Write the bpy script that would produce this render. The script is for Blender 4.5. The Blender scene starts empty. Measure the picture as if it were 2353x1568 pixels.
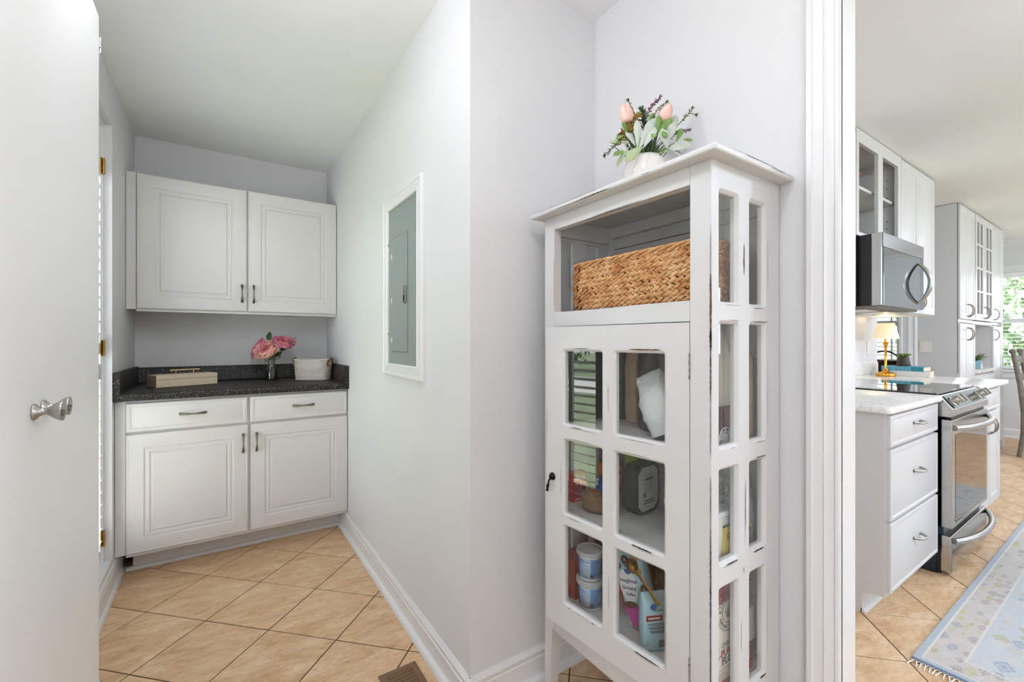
import bpy, bmesh, math, random
from mathutils import Vector, Matrix, Euler

# ------------------------------------------------------------------ camera, world, light, exposure
scene = bpy.context.scene
COL = scene.collection
F_PX = 1010.0                       # focal length in pixels of the 2353 x 1568 frame
YAW = math.atan(673.5 / 1010.0)
cam_d = bpy.data.cameras.new('camera'); cam = bpy.data.objects.new('camera', cam_d)
COL.objects.link(cam)
cam_d.sensor_width = 36.0; cam_d.lens = F_PX / 2353.0 * 36.0
cam_d.clip_start = 0.01; cam_d.clip_end = 200
cam.location = (0, 0, 1.19); cam.rotation_euler = (math.pi / 2, 0, -YAW)
scene.camera = cam

world = bpy.data.worlds.new('sky'); scene.world = world; world.use_nodes = True
wn = world.node_tree.nodes; wl = world.node_tree.links; wn.clear()
w_out = wn.new('ShaderNodeOutputWorld'); w_bg = wn.new('ShaderNodeBackground')
w_bg.inputs['Color'].default_value = (0.76, 0.83, 1.0, 1); w_bg.inputs['Strength'].default_value = 8.0
wl.new(w_bg.outputs['Background'], w_out.inputs['Surface'])

sun_d = bpy.data.lights.new('sun', 'SUN'); sun_d.energy = 16.0; sun_d.angle = math.radians(3); sun_d.color = (1, 0.98, 0.95)
sun = bpy.data.objects.new('sun', sun_d); COL.objects.link(sun); sun.location = (0, 0, 9)
sun.rotation_euler = Vector((0.0, -0.5, -0.866)).to_track_quat('-Z', 'Y').to_euler()

vs = scene.view_settings
scene.display_settings.display_device = 'sRGB'
vs.view_transform = 'Standard'; vs.look = 'None'; vs.gamma = 1.0; vs.use_curve_mapping = False
vs.exposure = 0.42
scene.cycles.max_bounces = 9; scene.cycles.diffuse_bounces = 5; scene.cycles.glossy_bounces = 3
scene.cycles.transparent_max_bounces = 16; scene.cycles.transmission_bounces = 6
scene.cycles.caustics_reflective = False; scene.cycles.caustics_refractive = False
scene.cycles.sample_clamp_indirect = 8.0; scene.cycles.adaptive_threshold = 0.03

PANTRY_FILL_W, HALL_LAMP_W, KITCHEN_FILL_W = 8.5, 11.5, 34.0   # watts of the unseen ceiling lamps, mostly added fill

# ------------------------------------------------------------------ helpers
RND = random.Random(11)

def lin(c):
    def f(x):
        x = x / 255.0
        return x / 12.92 if x <= 0.04045 else ((x + 0.055) / 1.055) ** 2.4
    return (f(c[0]), f(c[1]), f(c[2]), 1.0)

class NT:
    """small wrapper around a node tree"""
    def __init__(s, m):
        s.t = m.node_tree; s.n = s.t.nodes; s.l = s.t.links
    def new(s, typ, **kw):
        n = s.n.new(typ)
        for k, v in kw.items(): setattr(n, k, v)
        return n
    def link(s, a, b): s.l.new(a, b)
    def val(s, n, **kw):
        for k, v in kw.items(): n.inputs[k.replace('_', ' ')].default_value = v
    def noise(s, scale, detail=3, rough=0.55, vec=None, dist=0.0):
        n = s.new('ShaderNodeTexNoise'); n.inputs['Scale'].default_value = scale
        n.inputs['Detail'].default_value = detail; n.inputs['Roughness'].default_value = rough
        n.inputs['Distortion'].default_value = dist
        if vec is not None: s.link(vec, n.inputs['Vector'])
        return n
    def ramp(s, fac, stops, interp='LINEAR'):
        r = s.new('ShaderNodeValToRGB'); r.color_ramp.interpolation = interp
        e = r.color_ramp.elements
        while len(e) < len(stops): e.new(0.5)
        for i, (p, c) in enumerate(stops):
            e[i].position = p; e[i].color = c
        s.link(fac, r.inputs['Fac']); return r
    def mix(s, fac, a, b, mode='MIX'):
        m = s.new('ShaderNodeMix', data_type='RGBA', blend_type=mode)
        for sock, v in ((m.inputs[0], fac), (m.inputs[6], a), (m.inputs[7], b)):
            if hasattr(v, 'is_linked'): s.link(v, sock)
            else: sock.default_value = v
        return m.outputs[2]
    def math(s, op, a, b=None, c=None):
        m = s.new('ShaderNodeMath', operation=op)
        for i, v in enumerate((a, b, c)):
            if v is None: continue
            if hasattr(v, 'is_linked'): s.link(v, m.inputs[i])
            else: m.inputs[i].default_value = v
        return m.outputs[0]

def base_mat(name):
    m = bpy.data.materials.new(name); m.use_nodes = True
    nt = NT(m); b = nt.n['Principled BSDF']
    return m, nt, b

def mat(name, col, rough=0.5, metal=0.0, var=0.0, vscale=6.0, bump=0.0, bscale=60.0, coat=0.0, spec=0.5, emit=None, estr=0.0, sheen=0.0, aniso=None):
    m, nt, b = base_mat(name)
    c = lin(col)
    b.inputs['Base Color'].default_value = c
    b.inputs['Roughness'].default_value = rough; b.inputs['Metallic'].default_value = metal
    b.inputs['Specular IOR Level'].default_value = spec
    b.inputs['Coat Weight'].default_value = coat
    b.inputs['Sheen Weight'].default_value = sheen
    tc = nt.new('ShaderNodeTexCoord')
    if var > 0:
        n = nt.noise(vscale, 4, 0.6, tc.outputs['Object'])
        lo = tuple(x * (1 - var) for x in c[:3]) + (1,); hi = tuple(min(1, x * (1 + var * 0.6)) for x in c[:3]) + (1,)
        r = nt.ramp(n.outputs['Fac'], [(0.3, lo), (0.7, hi)])
        nt.link(r.outputs['Color'], b.inputs['Base Color'])
    if bump > 0:
        vec = tc.outputs['Object']
        if aniso:
            mp = nt.new('ShaderNodeMapping'); mp.inputs['Scale'].default_value = aniso
            nt.link(vec, mp.inputs['Vector']); vec = mp.outputs['Vector']
        n = nt.noise(bscale, 3, 0.6, vec)
        bp = nt.new('ShaderNodeBump'); bp.inputs['Strength'].default_value = bump; bp.inputs['Distance'].default_value = 0.002
        nt.link(n.outputs['Fac'], bp.inputs['Height']); nt.link(bp.outputs['Normal'], b.inputs['Normal'])
    if emit is not None:
        b.inputs['Emission Color'].default_value = lin(emit); b.inputs['Emission Strength'].default_value = estr
    return m

def glass_mat(name, tint=(250, 252, 250), gain=1.8, rough=0.0, base=0.0):
    """clear sheet glass: straight-through transmission plus Fresnel reflection on the outer side of each sheet"""
    m, nt, b = base_mat(name); nt.n.remove(b)
    out = nt.n['Material Output']
    tr = nt.new('ShaderNodeBsdfTransparent'); tr.inputs['Color'].default_value = lin(tint)
    gl = nt.new('ShaderNodeBsdfGlossy'); gl.inputs['Roughness'].default_value = rough
    fr = nt.new('ShaderNodeFresnel'); fr.inputs['IOR'].default_value = 1.5
    ge = nt.new('ShaderNodeNewGeometry')
    k = nt.math('MULTIPLY', nt.math('ADD', nt.math('MULTIPLY', fr.outputs['Fac'], gain), base), nt.math('SUBTRACT', 1.0, ge.outputs['Backfacing']))
    k = nt.math('MINIMUM', k, 1.0)
    mx = nt.new('ShaderNodeMixShader'); nt.link(k, mx.inputs[0]); nt.link(tr.outputs[0], mx.inputs[1]); nt.link(gl.outputs[0], mx.inputs[2])
    nt.link(mx.outputs[0], out.inputs['Surface'])
    return m

class MB:
    """collects shapes, then builds ONE mesh object"""
    def __init__(s): s.v = []; s.f = []; s.m = []
    def add(s, vs, fs, m=0, M=None):
        o = len(s.v)
        s.v += [(M @ Vector(p)) if M is not None else Vector(p) for p in vs]
        s.f += [tuple(i + o for i in f) for f in fs]; s.m += [m] * len(fs)
        return s
    def box(s, x0, x1, y0, y1, z0, z1, m=0, M=None):
        return s.add([(x0,y0,z0),(x1,y0,z0),(x1,y1,z0),(x0,y1,z0),(x0,y0,z1),(x1,y0,z1),(x1,y1,z1),(x0,y1,z1)],
              [(0,3,2,1),(4,5,6,7),(0,1,5,4),(1,2,6,5),(2,3,7,6),(3,0,4,7)], m, M)
    def loft(s, loops, cap0=True, cap1=True, m=0, M=None, closed=True):
        n = len(loops[0]); vs = [p for l in loops for p in l]; fs = []
        for k in range(len(loops) - 1):
            for i in range(n if closed else n - 1):
                j = (i + 1) % n
                fs.append((k*n+i, k*n+j, (k+1)*n+j, (k+1)*n+i))
        if cap0: fs.append(tuple(range(n - 1, -1, -1)))
        if cap1: fs.append(tuple(range((len(loops)-1)*n, len(loops)*n)))
        return s.add(vs, fs, m, M)
    def lathe(s, prof, c=(0,0,0), seg=24, m=0, M=None, sx=1.0, sy=1.0):
        loops = [[(c[0] + r*math.cos(2*math.pi*i/seg)*sx, c[1] + r*math.sin(2*math.pi*i/seg)*sy, c[2] + z) for i in range(seg)] for r, z in prof]
        return s.loft(loops, prof[0][0] > 1e-5, prof[-1][0] > 1e-5, m, M)
    def tube(s, pts, r, seg=8, m=0, M=None, flat=1.0, caps=True):
        pts = [Vector(p) for p in pts]; n = len(pts)
        rs = r if isinstance(r, (list, tuple)) else [r] * n
        loops = []; up = None
        for i, p in enumerate(pts):
            t = (pts[min(i+1, n-1)] - pts[max(i-1, 0)]).normalized()
            if up is None:
                up = Vector((0,0,1)) if abs(t.z) < 0.9 else Vector((0,1,0))
            a = t.cross(up)
            if a.length < 1e-5: a = t.cross(Vector((1,0,0)))
            a.normalize(); b = a.cross(t).normalized(); up = b
            loops.append([p + a*math.cos(2*math.pi*k/seg)*rs[i]*flat + b*math.sin(2*math.pi*k/seg)*rs[i] for k in range(seg)])
        return s.loft(loops, caps, caps, m, M)
    def prism(s, poly, axis, a0, a1, m=0, M=None):
        """poly: list of 2D points in the two other axes (order xyz with axis removed), extruded along axis"""
        def P(p, a):
            q = list(p); q.insert('xyz'.index(axis), a); return tuple(q)
        return s.loft([[P(p, a0) for p in poly], [P(p, a1) for p in poly]], True, True, m, M)
    def ico(s, c, r, sub=1, m=0, M=None, jitter=0.0, rnd=None):
        bm = bmesh.new(); bmesh.ops.create_icosphere(bm, subdivisions=sub, radius=1.0)
        rr = r if isinstance(r, (list, tuple)) else (r, r, r)
        vs = []
        for v in bm.verts:
            k = 1 + (rnd.uniform(-jitter, jitter) if rnd else 0)
            vs.append((c[0] + v.co.x*rr[0]*k, c[1] + v.co.y*rr[1]*k, c[2] + v.co.z*rr[2]*k))
        fs = [tuple(v.index for v in f.verts) for f in bm.faces]; bm.free()
        return s.add(vs, fs, m, M)
    def build(s, name, mats, parent=None, smooth=None, bevel=0.0, bseg=2, origin=None, fixn=True):
        me = bpy.data.meshes.new(name)
        if origin is None:
            if parent is not None: origin = Vector(parent.get('_o', (0,0,0)))
            else:
                xs = [p[0] for p in s.v]; ys = [p[1] for p in s.v]; zs = [p[2] for p in s.v]
                origin = Vector(((min(xs)+max(xs))/2, (min(ys)+max(ys))/2, min(zs)))
        origin = Vector(origin)
        me.from_pydata([tuple(Vector(p) - origin) for p in s.v], [], s.f)
        if not isinstance(mats, (list, tuple)): mats = [mats]
        for m in mats: me.materials.append(m)
        if len(mats) > 1: me.polygons.foreach_set('material_index', s.m)
        if fixn:
            bm = bmesh.new(); bm.from_mesh(me); bmesh.ops.recalc_face_normals(bm, faces=bm.faces); bm.to_mesh(me); bm.free()
        if smooth is not None:
            me.polygons.foreach_set('use_smooth', [True] * len(me.polygons))
            me.set_sharp_from_angle(angle=math.radians(smooth))
        me.update()
        o = bpy.data.objects.new(name, me); COL.objects.link(o)
        if parent is not None:
            o.parent = parent; o.location = origin - Vector(parent.get('_o', (0,0,0)))
        else:
            o.location = origin
        o['_o'] = tuple(origin)
        if bevel > 0:
            b = o.modifiers.new('bevel', 'BEVEL'); b.width = bevel; b.segments = bseg; b.limit_method = 'ANGLE'; b.angle_limit = math.radians(40)
            b.harden_normals = False
        return o

def tag(o, label, cat, group=None, kind=None):
    if label: o['label'] = label
    if cat: o['category'] = cat
    if group: o['group'] = group
    if kind: o['kind'] = kind
    return o

def thing(name, label, cat, loc=(0,0,0), group=None, kind=None):
    o = bpy.data.objects.new(name, None); COL.objects.link(o); o.empty_display_size = 0.05
    o.location = loc; o['_o'] = tuple(loc)
    return tag(o, label, cat, group, kind)

def struct(o, label=None, cat=None):
    o['kind'] = 'structure'
    if label: o['label'] = label
    if cat: o['category'] = cat
    return o

def copy_tree(o, parent=None):
    c = o.copy(); COL.objects.link(c); c.parent = parent
    for ch in list(o.children): copy_tree(ch, c)
    return c

def text(s, size, M, material, parent, name='lettering', align='CENTER', sx=1.0, depth=0.0002, bold=0.0):
    """flat lettering; M maps text plane (x right, y up, z out) to world coordinates"""
    cu = bpy.data.curves.new('t', 'FONT'); cu.body = s; cu.size = size; cu.align_x = align; cu.align_y = 'CENTER'
    cu.extrude = depth; cu.resolution_u = 2; cu.offset = bold
    ob = bpy.data.objects.new('t', cu); COL.objects.link(ob)
    dg = bpy.context.evaluated_depsgraph_get(); dg.update()
    me = bpy.data.meshes.new_from_object(ob.evaluated_get(dg))
    bpy.data.objects.remove(ob); bpy.data.curves.remove(cu)
    po = Vector(parent.get('_o', (0,0,0)))
    S = Matrix.Diagonal((sx, 1, 1, 1))
    me.transform(Matrix.Translation(-po) @ M @ S)
    me.materials.clear(); me.materials.append(material)
    me.name = name
    o = bpy.data.objects.new(name, me); COL.objects.link(o); o.parent = parent
    o['_o'] = tuple(po)
    return o

def frame_m(origin, xdir, ydir):
    """matrix with x = xdir, y = ydir, z = x cross y"""
    x = Vector(xdir).normalized(); y = Vector(ydir).normalized(); z = x.cross(y)
    return Matrix(((x.x, y.x, z.x, origin[0]), (x.y, y.y, z.y, origin[1]), (x.z, y.z, z.z, origin[2]), (0,0,0,1)))

def rrect(u0, u1, v0, v1, r, k=4):
    """rounded rectangle, corner order: (u1,v1) (u0,v1) (u0,v0) (u1,v0), each k+1 points, counter-clockwise"""
    out = []
    for cx, cy, a in ((u1-r, v1-r, 0), (u0+r, v1-r, 90), (u0+r, v0+r, 180), (u1-r, v0+r, 270)):
        for i in range(k + 1):
            t = math.radians(a + 90.0 * i / k)
            out.append((cx + r*math.cos(t), cy + r*math.sin(t)))
    return out

def pane_cells(mb, cells, M, T, ch=0.008, chd=0.007, k=4, m=0):
    """a slab (front at z=0, back at z=-T in M's frame) with rounded, chamfered window holes.
    cells: (rect u0,u1,v0,v1, hole u0,u1,v0,v1, radius)"""
    n = 4 * (k + 1)
    for (a0, a1, b0, b1, u0, u1, v0, v1, r) in cells:
        L = [[(p[0], p[1], 0.0) for p in rrect(u0-ch, u1+ch, v0-ch, v1+ch, r+ch, k)],
             [(p[0], p[1], -chd*0.25) for p in rrect(u0-ch*0.55, u1+ch*0.55, v0-ch*0.55, v1+ch*0.55, r+ch*0.55, k)],
             [(p[0], p[1], -chd) for p in rrect(u0, u1, v0, v1, r, k)],
             [(p[0], p[1], -T) for p in rrect(u0, u1, v0, v1, r, k)]]
        mb.loft(L, False, False, m, M)
        for z, lp in ((0.0, L[0]), (-T, L[3])):
            R = [(a1,b1,z), (a0,b1,z), (a0,b0,z), (a1,b0,z)]
            vs = list(lp) + R; fs = []
            for c in range(4):
                for i in range(k): fs.append((n + c, c*(k+1)+i+1, c*(k+1)+i))
                d = (c + 1) % 4
                fs.append((n + c, n + d, d*(k+1), c*(k+1)+k))
            mb.add(vs, fs, m, M)

def raised_panel(mb, w, h, t, M, steps, m=0):
    """a door leaf: back at z=0, front at z=t; steps: (inset, z) rings of rectangles, first is the outer front edge"""
    def ring(i, z): return [(i, i, z), (w-i, i, z), (w-i, h-i, z), (i, h-i, z)]
    mb.loft([ring(0, 0)] + [ring(i, z) for i, z in steps], True, True, m, M)

def bow_handle(mb, L, proj, M, r0=0.0065, r1=0.0036, m=0, n=13):
    """bone shaped bow pull along local x, standing out along local z, feet at +-L/2"""
    pts = []; rs = []
    for i in range(n):
        t = i / (n - 1) * 2 - 1
        pts.append((t*L/2, 0, proj * (1 - abs(t)**2.6) + 0.002)); rs.append(r1 + (r0 - r1) * min(1, abs(t)*1.25)**1.5)
    mb.tube(pts, rs, 8, m, M)

def arc_handle(mb, L, proj, M, r=0.0045, m=0, n=13):
    pts = [(math.sin(t)*L/2, 0, proj*math.cos(t)**0.8 if math.cos(t) > 0 else 0) for t in [(-90 + 180*i/(n-1))*math.pi/180 for i in range(n)]]
    mb.tube(pts, [r*1.35 if i in (0, n-1) else r for i in range(n)], 8, m, M)

# ------------------------------------------------------------------ materials
def wall_mat(name, col):
    m, nt, b = base_mat(name)
    tc = nt.new('ShaderNodeTexCoord')
    n = nt.noise(2.2, 3, 0.5, tc.outputs['Object']); c = lin(col)
    r = nt.ramp(n.outputs['Fac'], [(0.3, tuple(x*0.975 for x in c[:3])+(1,)), (0.7, tuple(min(1, x*1.015) for x in c[:3])+(1,))])
    nt.link(r.outputs['Color'], b.inputs['Base Color'])
    b.inputs['Roughness'].default_value = 0.55; b.inputs['Specular IOR Level'].default_value = 0.35
    n2 = nt.noise(160, 2, 0.5, tc.outputs['Object'])
    bp = nt.new('ShaderNodeBump'); bp.inputs['Strength'].default_value = 0.10; bp.inputs['Distance'].default_value = 0.0015
    nt.link(n2.outputs['Fac'], bp.inputs['Height']); nt.link(bp.outputs['Normal'], b.inputs['Normal'])
    return m

M_WALL = wall_mat('pale_grey_wall_paint', (219, 218, 218))
M_CEIL = wall_mat('ceiling_paint', (240, 240, 238))
M_TRIM = mat('white_gloss_trim_paint', (227, 226, 225), 0.28, bump=0.06, bscale=14, aniso=(8, 8, 0.6))
M_CAB = mat('white_cabinet_paint', (214, 211, 207), 0.38, bump=0.03, bscale=90)
M_KCAB = mat('white_kitchen_cabinet_paint', (206, 204, 202), 0.33, bump=0.02, bscale=90)
M_DOORP = mat('white_door_paint', (234, 233, 230), 0.42, bump=0.05, bscale=30, aniso=(3, 3, 0.3))
M_GAP = mat('dark_gap', (26, 22, 20), 0.8)
M_NICKEL = mat('brushed_nickel', (176, 173, 166), 0.30, 1.0, bump=0.05, bscale=220)
M_PEWTER = mat('antique_pewter', (128, 120, 108), 0.30, 1.0, var=0.25, vscale=40)
M_CHROME = mat('chrome', (205, 205, 205), 0.12, 1.0)
M_BRASS = mat('brass', (178, 138, 62), 0.28, 1.0, var=0.2, vscale=50)
M_GOLD = mat('polished_gold', (222, 160, 62), 0.16, 1.0)
M_STEEL = mat('stainless_steel', (188, 186, 182), 0.24, 1.0, bump=0.03, bscale=60, aniso=(1, 40, 40))
M_STEELD = mat('stainless_door_face', (150, 152, 154), 0.14, 1.0)
M_BLACK = mat('black_enamel', (20, 18, 18), 0.35)
M_BLACKG = mat('black_glass', (10, 10, 11), 0.03, spec=0.9, coat=0.6)
M_GLASS = glass_mat('clear_glass')
M_HGLASS = glass_mat('cabinet_glass', (252, 253, 252), 1.7, 0.0, 0.005)
M_WHITE = mat('white_plastic', (238, 237, 233), 0.4)
M_CREAM = mat('cream_plastic', (226, 219, 205), 0.45)
M_PANELG = mat('grey_green_enamel', (139, 148, 145), 0.42, bump=0.02, bscale=120)
M_PANELD = mat('grey_green_enamel_seam', (88, 94, 92), 0.5)
M_VENT = mat('brown_vent_enamel', (122, 92, 62), 0.42, var=0.12, vscale=30)
M_DARKIN = mat('dark_interior', (16, 13, 11), 0.9)

def tile_mat():
    m, nt, b = base_mat('tan_ceramic_tile')
    tc = nt.new('ShaderNodeTexCoord'); oi = nt.new('ShaderNodeObjectInfo')
    ge = nt.new('ShaderNodeNewGeometry')
    cb = nt.new('ShaderNodeCombineXYZ'); nt.link(nt.math('MULTIPLY', oi.outputs['Random'], 37.0), cb.inputs['Z'])
    va = nt.new('ShaderNodeVectorMath', operation='ADD'); nt.link(ge.outputs['Position'], va.inputs[0]); nt.link(cb.outputs[0], va.inputs[1])
    mp = nt.new('ShaderNodeMapping'); mp.inputs['Rotation'].default_value = (0, 0, 0.6); mp.inputs['Scale'].default_value = (1.0, 2.4, 1.0)
    nt.link(va.outputs[0], mp.inputs['Vector']); v = mp.outputs['Vector']
    n1 = nt.noise(6.5, 6, 0.68, v, 0.6); n2 = nt.noise(34, 5, 0.75, v, 0.8); n3 = nt.noise(120, 4, 0.7, v)
    a = nt.ramp(n1.outputs['Fac'], [(0.30, lin((196, 156, 118))), (0.45, lin((219, 184, 145))), (0.58, lin((230, 200, 163))), (0.72, lin((239, 217, 189)))])
    d = nt.ramp(n2.outputs['Fac'], [(0.30, lin((140, 104, 74))), (0.42, lin((236, 222, 206))), (0.62, (1, 1, 1, 1))])
    c = nt.mix(0.46, a.outputs['Color'], d.outputs['Color'], 'MULTIPLY')
    s = nt.ramp(n3.outputs['Fac'], [(0.30, lin((96, 66, 44))), (0.38, (1, 1, 1, 1))])
    c = nt.mix(0.36, c, s.outputs['Color'], 'MULTIPLY')
    tint = nt.ramp(oi.outputs['Random'], [(0.0, (0.93, 0.92, 0.91, 1)), (1.0, (1.0, 1.0, 1.0, 1))])
    c = nt.mix(1.0, c, tint.outputs['Color'], 'MULTIPLY')
    nt.link(c, b.inputs['Base Color']); b.inputs['Roughness'].default_value = 0.42; b.inputs['Specular IOR Level'].default_value = 0.4
    bp = nt.new('ShaderNodeBump'); bp.inputs['Strength'].default_value = 0.12; bp.inputs['Distance'].default_value = 0.002
    nt.link(n2.outputs['Fac'], bp.inputs['Height']); nt.link(bp.outputs['Normal'], b.inputs['Normal'])
    return m
M_TILE = tile_mat()
M_GROUT = mat('dark_brown_grout', (74, 50, 36), 0.9, var=0.2, vscale=30)

def speckle_mat():
    m, nt, b = base_mat('black_speckled_laminate')
    tc = nt.new('ShaderNodeTexCoord')
    v1 = nt.new('ShaderNodeTexVoronoi'); v1.inputs['Scale'].default_value = 270; nt.link(tc.outputs['Object'], v1.inputs['Vector'])
    sx = nt.new('ShaderNodeSeparateColor'); nt.link(v1.outputs['Color'], sx.inputs['Color'])
    big = nt.math('MULTIPLY', nt.math('GREATER_THAN', sx.outputs[0], 0.84), nt.math('LESS_THAN', v1.outputs['Distance'], 0.34))
    v2 = nt.new('ShaderNodeTexVoronoi'); v2.inputs['Scale'].default_value = 420; nt.link(tc.outputs['Object'], v2.inputs['Vector'])
    s2 = nt.new('ShaderNodeSeparateColor'); nt.link(v2.outputs['Color'], s2.inputs['Color'])
    sm = nt.math('MULTIPLY', nt.math('GREATER_THAN', s2.outputs[1], 0.72), nt.math('LESS_THAN', v2.outputs['Distance'], 0.36))
    c = nt.mix(big, lin((34, 31, 30)), lin((196, 184, 168)))
    c = nt.mix(nt.math('MULTIPLY', sm, 0.6), c, lin((150, 142, 132)))
    nt.link(c, b.inputs['Base Color']); b.inputs['Roughness'].default_value = 0.5; b.inputs['Specular IOR Level'].default_value = 0.3
    return m
M_LAM = speckle_mat()

def quartz_mat():
    m, nt, b = base_mat('white_quartz')
    tc = nt.new('ShaderNodeTexCoord')
    n = nt.noise(60, 6, 0.7, tc.outputs['Object']); n2 = nt.noise(5, 5, 0.7, tc.outputs['Object'], 1.2)
    r = nt.ramp(n.outputs['Fac'], [(0.33, lin((218, 214, 207))), (0.5, lin((236, 234, 230)))])
    r2 = nt.ramp(n2.outputs['Fac'], [(0.46, (1, 1, 1, 1)), (0.5, lin((236, 232, 226))), (0.54, (1, 1, 1, 1))])
    nt.link(nt.mix(0.7, r.outputs['Color'], r2.outputs['Color'], 'MULTIPLY'), b.inputs['Base Color'])
    b.inputs['Roughness'].default_value = 0.10
    return m
M_QUARTZ = quartz_mat()

def worn_white():
    m, nt, b = base_mat('worn_white_paint')
    tc = nt.new('ShaderNodeTexCoord'); ge = nt.new('ShaderNodeNewGeometry')
    n2 = nt.noise(90, 3, 0.7, tc.outputs['Object'])
    nv = nt.noise(3, 3, 0.5, tc.outputs['Object'])
    base = nt.ramp(nv.outputs['Fac'], [(0.3, lin((205, 203, 201))), (0.7, lin((213, 212, 210)))])
    nt.link(base.outputs['Color'], b.inputs['Base Color'])
    b.inputs['Roughness'].default_value = 0.45
    bp = nt.new('ShaderNodeBump'); bp.inputs['Strength'].default_value = 0.05; bp.inputs['Distance'].default_value = 0.002
    n4 = nt.noise(40, 2, 0.5, tc.outputs['Object'])
    nt.link(n4.outputs['Fac'], bp.inputs['Height']); nt.link(bp.outputs['Normal'], b.inputs['Normal'])
    return m
M_WORN = worn_white()
M_CHIP = mat('bare_brown_wood', (112, 82, 64), 0.8, var=0.5, vscale=60)
M_CHIPD = mat('dark_bare_wood', (58, 44, 38), 0.8, var=0.4, vscale=80)

def straw_mat(name, c0, c1, c2, scale=22):
    m, nt, b = base_mat(name)
    tc = nt.new('ShaderNodeTexCoord')
    n = nt.noise(scale, 4, 0.6, tc.outputs['Object']); n2 = nt.noise(scale*9, 3, 0.7, tc.outputs['Object'])
    r = nt.ramp(n.outputs['Fac'], [(0.32, lin(c0)), (0.5, lin(c1)), (0.68, lin(c2))])
    d = nt.ramp(n2.outputs['Fac'], [(0.32, lin((170, 140, 110))), (0.55, (1, 1, 1, 1))])
    nt.link(nt.mix(0.7, r.outputs['Color'], d.outputs['Color'], 'MULTIPLY'), b.inputs['Base Color'])
    b.inputs['Roughness'].default_value = 0.75
    return m
M_STRAW = straw_mat('water_hyacinth', (184, 122, 70), (214, 162, 108), (228, 188, 142))
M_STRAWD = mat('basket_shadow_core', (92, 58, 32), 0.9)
M_ROPE = mat('cotton_rope', (226, 217, 206), 0.85, var=0.08, vscale=60, bump=0.4, bscale=240)
M_LEATHER = mat('brown_leather', (128, 78, 42), 0.6, var=0.25, vscale=40)
M_BLUE = mat('print_blue', (38, 92, 170), 0.45)
M_LBLUE = mat('pale_blue_film', (172, 212, 224), 0.32, var=0.06, vscale=20, bump=0.5, bscale=22)
M_BROWNP = mat('print_brown', (70, 38, 30), 0.5)
M_TAN = mat('print_tan', (196, 140, 96), 0.5)
M_RED = mat('print_red', (196, 28, 40), 0.4, var=0.08, vscale=8)
M_DRED = mat('deep_red_card', (150, 34, 44), 0.45)
M_ORANGE = mat('print_orange', (244, 150, 76), 0.45, var=0.1, vscale=20)
M_GREENP = mat('print_green', (150, 178, 58), 0.4, var=0.25, vscale=30)
M_MAGENTA = mat('print_magenta', (186, 66, 146), 0.4, var=0.12, vscale=20)
M_INK = mat('print_black', (26, 26, 30), 0.5)
M_INKG = mat('print_grey', (110, 112, 116), 0.5)
M_YELLOW = mat('print_yellow', (238, 214, 82), 0.45)
M_KRAFT = mat('kraft_paper', (206, 172, 140), 0.8, var=0.12, vscale=14, bump=0.5, bscale=26)
M_DBROWN = mat('dark_brown_foil', (66, 54, 50), 0.35, bump=0.3, bscale=20)
M_CARDG = mat('grey_card', (182, 176, 168), 0.6)
M_FROST = glass_mat('clear_plastic_film', (235, 238, 240), 1.6, 0.15, 0.10)
M_TUBCLR = glass_mat('clear_tub_plastic', (236, 232, 224), 1.4, 0.08, 0.04)
M_PLTRANS = mat('translucent_white_plastic', (196, 200, 204), 0.35)
M_BAGW = mat('white_bag_film', (226, 228, 228), 0.38, bump=0.6, bscale=14)
M_TIN = mat('black_tin', (34, 42, 44), 0.28)
M_TINLBL = mat('grey_green_label', (196, 202, 196), 0.5)
M_LEAFG = mat('leaf_green', (96, 132, 58), 0.5, var=0.25, vscale=40)
M_LEAFD = mat('dark_leaf_green', (52, 76, 40), 0.5, var=0.25, vscale=40)
M_SAGE = mat('sage_leaf', (196, 202, 188), 0.7, var=0.14, vscale=30, sheen=0.3)
M_SAGE3 = mat('sage_leaf_grey_green', (172, 184, 142), 0.65, var=0.12, vscale=30)
M_SAGE2 = mat('sage_leaf_green', (124, 158, 82), 0.65, var=0.16, vscale=30)
M_STEMB = mat('olive_brown_stem', (96, 92, 48), 0.7, var=0.3, vscale=60)
M_HEATHER = mat('mauve_heather', (132, 98, 108), 0.8, var=0.2, vscale=60)
M_OCHRE = mat('ochre_sprig', (164, 132, 52), 0.7, var=0.3, vscale=60)
M_CERAM = mat('glazed_cream_ceramic', (232, 226, 220), 0.12, coat=0.4)

def petal_mat(name, c_in, c_out, rough=0.6):
    m, nt, b = base_mat(name)
    tc = nt.new('ShaderNodeTexCoord'); n = nt.noise(34, 3, 0.6, tc.outputs['Object'])
    r = nt.ramp(n.outputs['Fac'], [(0.3, lin(c_in)), (0.7, lin(c_out))])
    nt.link(r.outputs['Color'], b.inputs['Base Color']); b.inputs['Roughness'].default_value = rough
    b.inputs['Subsurface Weight'].default_value = 0.0; b.inputs['Sheen Weight'].default_value = 0.3
    return m
M_TULIP = petal_mat('tulip_petal', (236, 176, 160), (248, 214, 198))
M_PEONY1 = petal_mat('peony_petal_outer', (244, 176, 166), (250, 214, 192))
M_PEONY2 = petal_mat('peony_petal_inner', (226, 108, 118), (244, 158, 156))
M_PEONYP = petal_mat('peony_petal_pink', (208, 102, 134), (236, 152, 170))

# ------------------------------------------------------------------ the setting
XR, XL, YB, ZC = 0.670, -0.425, 3.497, 2.44         # pantry right / left / back wall, ceiling
YN, XW = 1.247, 1.223                              # wall beside the hutch, wall behind the hutch
YK, ZK = 1.400, 2.420                              # kitchen wall, kitchen ceiling
XFAR = 8.10
def sbox(name, dims, m, label, cat, bevel=0.0):
    o = MB().box(*dims).build(name, m, bevel=bevel); return struct(o, label, cat)

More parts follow.
